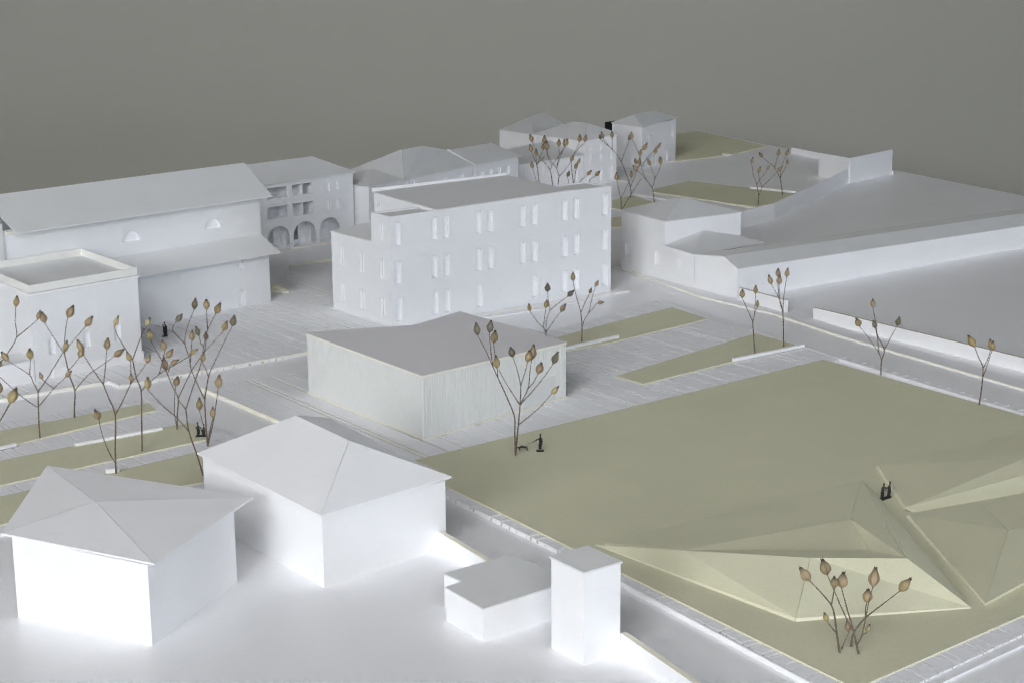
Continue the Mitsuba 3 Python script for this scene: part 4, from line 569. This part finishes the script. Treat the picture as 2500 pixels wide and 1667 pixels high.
part(k,'roof_panel',panel([E_[0],E_[1],rA],.8,.08),'card_roof');part(k,'roof_panel',panel([E_[1],E_[2],rB,rA],.8,.08),'card_roof');part(k,'roof_panel',panel([E_[2],E_[3],rB],.8,.08),'card_roof');part(k,'roof_panel',panel([E_[3],E_[0],rA,rB],.8,.08),'card_roof')
part('black_offcut','sheet',boxuv(c3+np.array([-7,6]),c3+np.array([14,30]),0,30,18,47,0,1),'black_card');labels['black_offcut']={'label':'scrap of black card showing behind the far villa','category':'card scrap'}
# ------------------------------------------------------------------ gatehouse and long shed
k=thing('gatehouse','card gatehouse with two hipped roofs on the right hand street','model building')
q0,q1=[np.array(p) for p in D['gate']];fa=(q1-q0)/np.linalg.norm(q1-q0);faz=math.degrees(math.atan2(fa[1],fa[0]))
SA=36.3
pt=lambda s,a:np.array(q0)+fa*s+d2(SA)*a
LG=139.3
prof=[(0,47.4),(LG-84,46),(LG-83.9,27.4),(LG-48.9,25.6)]
gw=[(LG-133.6,12.4,LG-127.2,22.3),(LG-96.2,10.8,LG-90.2,21),(LG-69,14.1,LG-63.3,20.1)]
pp0=q0+fa*LG
part(k,'wall',wallmesh(pp0,q0+fa*48.8,prof,[rc(w) for w in gw],1.2,0),'card_white');windows(k,pp0,q0+fa*48.8,gw)
part(k,'wall',wallmesh(pt(84,0),pt(84,79),[(0,46),(79,44.8)],t=1.2,trim=(1.22,0)),'card_white')
part(k,'wall',wallmesh(pt(84,79),pt(LG,79),[(0,44.8),(55.3,45)],t=1.2,trim=(1.22,0)),'card_white')
part(k,'wall',wallmesh(pt(LG,79),pt(LG,0),[(0,45),(79,47.4)],t=1.2,trim=(1.22,1.22)),'card_white')
q=lambda s,a,z:P3(pt(s,a),z)
tp=q(112,40,57)
T_=[q(83.2,-.8,46.4),q(83.2,80,45.2),q(140,80,45.4),q(140.2,-.8,47.9)]
for i in range(4): part(k,'roof_panel',panel([T_[i],T_[(i+1)%4],tp],.7,.08),'card_roof')
lp=q(83.4,39,35)
part(k,'roof_panel',panel([q(83.7,-.4,27.8),q(48.8,-.4,26),lp],.7,.08),'card_roof');part(k,'roof_panel',panel([q(48.8,-.4,26),[*D['shedq'][0],25.6],lp],.7,.08),'card_roof')
part(k,'roof_panel',panel([lp,[*D['shedq'][0],25.6],q(83.4,81,25.8)],.7,.08),'card_roof')
k=thing('long_shed','very long low gabled card shed running out of frame on the right','model building')
LS=470;hf=np.array([23.2,29.6,25.7]);slope=-4.3/335*LS
part(k,'wall',wallmesh(q0+fa*48.7,q0,[(0,25.6),(33.9,29.4),(48.7,22.9)],t=1.2),'card_white')
part(k,'wall',hexa([[*pt(0,1.25),.02],[*pt(0,LS),.02],[*pt(1.2,LS),.02],[*pt(1.2,1.25),.02],[*pt(0,1.25),22.9],[*pt(0,LS),22.9+slope],[*pt(1.2,LS),22.9+slope],[*pt(1.2,1.25),22.9]]),'card_white')
part(k,'wall',hexa([[*pt(47.5,30),.02],[*pt(47.5,LS),.02],[*pt(48.7,LS),.02],[*pt(48.7,30),.02],[*pt(47.5,30),25],[*pt(47.5,LS),25+slope],[*pt(48.7,LS),25+slope],[*pt(48.7,30),25]]),'card_white')
part(k,'roof_panel',panel([q(-.6,-.6,23.2),q(-.6,LS,23.2+slope),q(14.8,LS,30+slope),q(14.8,-.6,30)],.7,.1),'card_roof')
part(k,'roof_panel',panel([q(14.8,-.6,30),q(14.8,LS,30+slope),q(50,LS,25.6+slope),q(48.8,-.6,26.1)],.7,.1),'card_roof')
# street walls and folded screens
s0,s1=D['sw'];gwall('garden_wall','short low white card wall at the end of the shed beside the street',s0[0],s0[1],9.9,9.9,1.8,capm='gap_card')
a=np.array(s1[1])-s1[0];gwall('garden_wall','long low white card wall along the right hand street',s1[0],np.array(s1[0])+a/np.linalg.norm(a)*235,9,8.6,1.8,capm='gap_card')
nmz=['low white screen wall joined to the side of the gatehouse','long slanted white screen wall behind the long shed','tall white card screen with its face to the street','tall white card screen standing furthest right','low white card screen at the far end of the folded screens','tiny white card post beside the rightmost tall screen']
for (p_,q_,h0,h1),lb in zip(D['scr'],nmz):
    kk=thing('screen_wall',lb,'wall');p_=np.array(p_);q_=np.array(q_);a=(q_-p_)/np.linalg.norm(q_-p_);n=np.array([-a[1],a[0]])
    if p_[0]>q_[0]: n=-n
    part(kk,'face',hexa([[*p_,.02],[*q_,.02],[*(q_+n*1.2),.02],[*(p_+n*1.2),.02],[*p_,h0],[*q_,h1],[*(q_+n*1.2),h1],[*(p_+n*1.2),h0]]),'card_white')
# benches
bl=['white card bench bar behind the pavilion','white card bench bar on the near edge of the tapering lawn strip','white card bench bar between the two left lawn strips','white card bench bar at the far left edge','white card bench bar before the slanted screen wall','short white card bench bar at the far lawn','white card bench bar behind the gatehouse','short white card bench end behind the front left house']
for b,lb in zip(D['bench'],bl):
    kk=thing('bench',lb,'bench');p_=np.array(b[:2]);q_=np.array(b[2:4]);z_=2.62 if p_[1]<1300 else 1.02
    part(kk,'bar',strip(p_,q_,2.2,z_,z_+max(1.6,b[4])*.9,1),'card_white')
# ------------------------------------------------------------------ dried seed head trees
def tube(path,r0,r1,n=7):
    P=np.array(path,float)
    # Catmull-Rom resample
    Q=[]
    ext=np.vstack([2*P[0]-P[1],P,2*P[-1]-P[-2]])
    for i in range(1,len(ext)-2):
        for t in np.linspace(0,1,4,endpoint=False):
            a,b,c,dd=ext[i-1:i+3];Q.append(.5*((2*b)+(-a+c)*t+(2*a-5*b+4*c-dd)*t*t+(-a+3*b-3*c+dd)*t**3))
    Q.append(P[-1]);Q=np.array(Q);m=len(Q)
    tg=np.gradient(Q,axis=0);tg/=np.linalg.norm(tg,axis=1,keepdims=True)+1e-9
    ref=np.array([.31,.9,.2]);v=[]
    for i in range(m):
        a=np.cross(tg[i],ref);a/=np.linalg.norm(a);b=np.cross(tg[i],a);r=r0+(r1-r0)*i/(m-1)
        r*=1+.10*math.sin(i*2.3)
        for k_ in range(n): w=2*math.pi*k_/n;v.append(Q[i]+r*(a*math.cos(w)+b*math.sin(w)))
    f=[]
    for i in range(m-1):
        for k_ in range(n):
            j=(k_+1)%n;f+=[[i*n+k_,i*n+j,(i+1)*n+j],[i*n+k_,(i+1)*n+j,(i+1)*n+k_]]
    v.append(Q[0]);v.append(Q[-1]);
    for k_ in range(n): j=(k_+1)%n;f+=[[m*n,j,k_],[m*n+1,(m-1)*n+k_,(m-1)*n+j]]
    return trimesh.Trimesh(np.array(v),f,process=False)
def podmesh(base,tip,kind,seed):
    rr=random.Random(seed);base=np.array(base,float);tip=np.array(tip,float);ax=tip-base;L=np.linalg.norm(ax);ax/=L
    L=max(L,3.2)
    W=L*(.27 if kind!='l' else .22)*rr.uniform(.92,1.1)
    a=np.cross(ax,[.2,.95,.1]);a/=np.linalg.norm(a);b=np.cross(ax,a)
    prof=[(-.03,.10),(.04,.2),(.13,.52),(.25,.85),(.38,1),(.5,.98),(.62,.85),(.74,.62),(.84,.42),(.92,.30),(.97,.24)]
    n=20;v=[];cl=[]
    tan={'t':(.375,.29,.17),'d':(.185,.168,.12),'l':(.50,.41,.24)}[kind];tan=np.array(tan)*rr.uniform(.82,1.15);tan=tan*np.array([1,rr.uniform(.95,1.05),rr.uniform(.85,1.1)])
    dk=np.array([.075,.058,.042]);ph=rr.uniform(0,6)
    ribs=5
    for t,r in prof:
        for k_ in range(n):
            w=2*math.pi*k_/n;c_=math.cos(ribs*w+ph)
            rad=W*r*(1+.07*c_+.03*math.sin(9*w+7*t+ph))
            tt=t+(.05*max(c_,0) if t>.9 else 0)
            v.append(base+ax*L*tt+rad*(a*math.cos(w)+b*math.sin(w)))
            m=min(1,max(0,(t-.62)/.34))**1.3;m=max(m,.55*max(0,c_)**6,.35*max(0,.12-t)/.12)
            m=min(1,m+.18*rr.random());cl.append(tan*(1-m)+dk*m)
    f=[];m_=len(prof)
    for i in range(m_-1):
        for k_ in range(n): j=(k_+1)%n;f+=[[i*n+k_,i*n+j,(i+1)*n+j],[i*n+k_,(i+1)*n+j,(i+1)*n+k_]]
    v.append(base+ax*L*.8);cl.append(dk*.6)
    for k_ in range(n): j=(k_+1)%n;f.append([len(v)-1,(m_-1)*n+k_,(m_-1)*n+j])
    for pk in range(ribs if kind!='l' else 4):   # little split teeth at the mouth
        w=2*math.pi*pk/ribs-ph/ribs;o=a*math.cos(w)+b*math.sin(w);s_=np.cross(ax,o)
        b0=base+ax*L*.9+o*W*.27;ln=rr.uniform(.13,.2)*(1.5 if kind=='l' else 1);h=base+ax*L*(.9+ln)+o*W*rr.uniform(.05,.45)
        i0=len(v);v+=[b0+s_*W*.16,b0-s_*W*.16,h];cl+=[dk,dk,dk];f+=[[i0,i0+1,i0+2],[i0,i0+2,i0+1]]
    return trimesh.Trimesh(np.array(v),f,process=False),np.array(cl)
tl={'T0':'dried stem tree cut by the left edge before the flat roofed block','T00':'dried stem tree with straw coloured open pods leaning in from the left edge','T1':'thick dark forked stem tree on the far left lawn strip','T2':'second dried stem tree from the left on the far lawn strip','T3':'dried stem tree forked low behind the front left house','T4':'tall straight dried stem tree beside the long left bench','T5':'dried stem tree just right of the long left bench','T6':'dried stem tree beside the dark couple behind the hipped house','T7':'dried stem tree leaning left from behind the corner of the hipped house',
'R1':'dried stem tree rising behind the roof of the pavilion','R2':'slim dried stem tree on the lawn behind the pavilion','R3':'small dried stem tree with three pods on the tapering lawn','R4':'upright dried stem tree with four pods beside the tapering lawn bench','R5':'dried stem tree with four spread pods at the far corner of the big lawn','R6':'two pod dried stem tree at the right edge of the big lawn','C1':'largest dried stem tree before the pavilion where the dog stands',
'F1':'left stem tree of the cluster in the bottom right corner','F2':'right stem tree of the cluster in the bottom right corner','F3':'reddish leaning stem tree in the middle of the bottom right cluster','F4':'tiny thin fallen twig in the bottom right cluster','G1':'dried stem tree on the lawn before the slanted screen','G2':'dried stem tree behind the far bench on the right',
'M1':'leftmost dried stem tree behind the roof of the four storey block','M2':'single pod twig leaning at the left behind the four storey block','M3':'forked dried stem tree behind the middle of the four storey roof','M4':'widely forked stem tree before the corner house','M5':'dried stem tree with brown pods just right of the widely forked one','M6':'short dark pod twig behind the four storey roof','M7':'short pod twig leaning right behind the four storey roof','M8':'rightmost short pod twig behind the four storey roof','N1':'tall dark stem tree between the corner house and the villa','N2':'low dried stem tree behind the gatehouse roof corner','N3':'bushy dried stem tree before the villa'}
pi=0
for name,lines,kf in D['trees']:
    key=thing('model_tree',tl[name],'model tree','dried seed head stems standing as trees')
    ms=[];done={}
    base=lines[0][0][0]
    for li,(pts,pod) in enumerate(lines):
        pts=[np.array(p) for p in pts]
        if len(pts)<2: continue
        first=np.linalg.norm(pts[0]-np.array(base))<.1
        r0=(.44 if first else .29)*kf;r1=(.24 if first and pod is None else .17)*kf
        if pod is None and first: r1=.3*kf
        ms.append(tube(pts,r0,r1))
    part(key,'stem',trimesh.util.concatenate(ms),'stem_bark',smooth=40)
    for pts,pod in lines:
        if pod:
            pi+=1;m,cl=podmesh(pts[-1],pod[:3],pod[3],pi*13+5)
            part(key,'seed_pod',m,'pod_skin',smooth=True,color=cl)
# ------------------------------------------------------------------ figures
def body(bones,fl=.55,target=.28):
    """hull of spheres along the bones, joined and smoothed into one body; squashed a little front to back"""
    acc=None
    for p,rp_,q,rq in bones:
        a=m3.Manifold.sphere(rp_,14).translate([float(x) for x in p]);b=m3.Manifold.sphere(rq,14).translate([float(x) for x in q])
        h=m3.Manifold.batch_hull([a,b]);acc=h if acc is None else acc+h
    mm=acc.refine_to_length(target).to_mesh();t=trimesh.Trimesh(np.array(mm.vert_properties[:,:3]),np.array(mm.tri_verts),process=True)
    trimesh.smoothing.filter_taubin(t,iterations=6)
    y0=t.vertices[:,1].mean();t.vertices[:,1]=y0+(t.vertices[:,1]-y0)*fl
    return t
def person(key,name,p,z0,base=True,arms=()):
    head,neck,chest,hip,foot=[np.array(x,float) for x in p]
    dx=np.array([.42,0,0])
    bones=[(head+[0,0,.28],.40,head-[0,0,.15],.46),(head,.3,neck,.32),(neck,.35,chest,.72),(chest,.78,(chest+hip)/2,.74),((chest+hip)/2,.74,hip,.72),(hip-dx*.7,.62,(hip+foot)/2-dx*.8,.47),((hip+foot)/2-dx*.8,.47,foot-dx*.8+[0,0,.5],.36),(hip+dx*.7,.62,(hip+foot)/2+dx*.8,.47),((hip+foot)/2+dx*.8,.47,foot+dx*.8+[0,0,.5],.36)]
    for s,e,h in arms:
        s,e,h=[np.array(x,float) for x in (s,e,h)];bones+=[(s,.34,e,.27),(e,.27,h,.2)]
    part(key,'body',body(bones),'black_card',smooth=True)
def stand(key,p,dx,dy,ang,z0):
    c=np.array(p[:2]);a=d2(ang);n=np.array([-a[1],a[0]])
    part(key,'base',slab(poly([c+a*dx+n*dy,c-a*dx+n*dy,c-a*dx-n*dy,c+a*dx-n*dy]),z0+.01,z0+.75),'black_card')
pd=D['p_dog'];k=thing('person','black figure of a person standing and holding a dog leash','person')
person(k,'p',[pd[0],pd[1],pd[2],pd[3],pd[4]],2.6,arms=[((13.5,868.3,9.35),pd[6],(10.5,868.6,7.5)),((15.0,868.3,9.2),(15.25,868.3,7.6),(14.95,868.2,6.2))]);stand(k,(14.0,868.2),1.9,1.0,5,2.6)
k=thing('dog','black dog sniffing at the foot of the central stem tree','dog')
dg=[np.array(x) for x in D['dog']]
bones=[(dg[0],.30,dg[1],.38),(dg[0]+[-.35,0,-.25],.16,dg[0],.28),(dg[0]+[.25,0,.3],.1,dg[0]+[.2,0,.05],.2),(dg[1],.36,dg[2],.58),(dg[2],.62,(dg[2]+dg[3])/2,.54),((dg[2]+dg[3])/2,.5,dg[3],.52),(dg[3],.2,dg[3]+[.9,0,.35],.1)]
for o in (-.35,.35):
    bones+=[(dg[3]+[0,o,0],.36,dg[3]+[.75,o,-.75],.22),(dg[3]+[.75,o,-.75],.22,dg[3]+[.55,o,-1.9],.15),(dg[6]+[0,o,.4],.3,dg[6]+[.35,o,-.55],.19),(dg[6]+[.35,o,-.55],.19,dg[6]+[.2,o,-1.2],.14)]
part(k,'body',body(bones,.9,.2),'black_card',smooth=True)
k=thing('leash','thin dark leash stretched from the hand to the dog','leash')
part(k,'cord',tube([(10.45,868.6,7.5),(8.2,868.8,6.35),(6.2,868.93,5.15)],.09,.09,6),'stem_bark')
k=thing('person','black figure on the left of the pair holding hands on the lawn','person')
p1,p2=[[np.array(x) for x in D[n_]] for n_ in ('p1','p2')]
hand=(p1[7]+p2[7])/2;hand[1]=(p1[7][1]+p2[7][1])/2
person(k,'p',[p1[0]-[0,0,.25],p1[1],p1[2]-[0,0,.6],p1[3]-[0,0,.6],p1[5]],2.6,arms=[(p1[2]+[.6,0,-.3],p1[6],hand-[.12,.1,0])]);stand(k,(174.3,786.0),1.15,1.0,42,2.6)
k=thing('person','black figure on the right of the pair holding hands on the lawn','person')
person(k,'p',[p2[0],p2[1],p2[2]-[0,0,.4],p2[3]-[0,0,.4],p2[5]],2.6,arms=[(p2[2]-[.5,0,.3],p2[6],hand+[.12,.1,0])]);stand(k,(177.2,788.6),1.9,1.0,42,2.6)
for nme,lb,an in (('p4','black figure on the left of the couple behind the hipped house',0),('p5','black figure on the right of the couple behind the hipped house',0)):
    k=thing('person',lb,'person');p=[np.array(x) for x in D[nme]]
    person(k,'p',[p[0],p[1],p[2]-[0,0,.3],p[3]-[0,0,.4],p[4]],2.6,arms=[(p[2]+[.55,0,-.2],p[5],p[5]+[.1,0,-1.6]),(p[2]-[.5,0,.2],p[6],p[6]+[.2,0,-1.6])] if nme=='p4' else [(p[2]-[.5,0,.2],p[5],p[5]+[-.1,0,-1.2]),(p[2]+[.5,0,-.2],p[6],p[6]+[0,0,-1.5])]);stand(k,(p[4][0]+(.2 if nme=='p4' else .1),p[4][1]),1.45,.9,3,2.6)
p=[np.array(x) for x in D['p3']]
for hx,lb,o in ((p[6],'black figure on the left of the pair in the shade of the church',-.55),(p[7],'black figure on the right of the pair in the shade of the church',.35)):
    k=thing('person',lb,'person');f_=np.array([-230.6+o,1135.3+o*.6,2.6])
    person(k,'p',[hx-[0,0,.6],hx-[-.1,0,1.5],(hx+f_)/2+[.3,0,1.6],(hx+f_)/2+[.3,0,-.2],f_],2,arms=[((hx+f_)/2+[.8,0,1.6],(hx+f_)/2+[1,0,.4],(hx+f_)/2+[.9,0,-.8])])
    stand(k,(f_[0]-.4,f_[1]),1.3,.85,28,2.0)
# tiny speck on the lawn
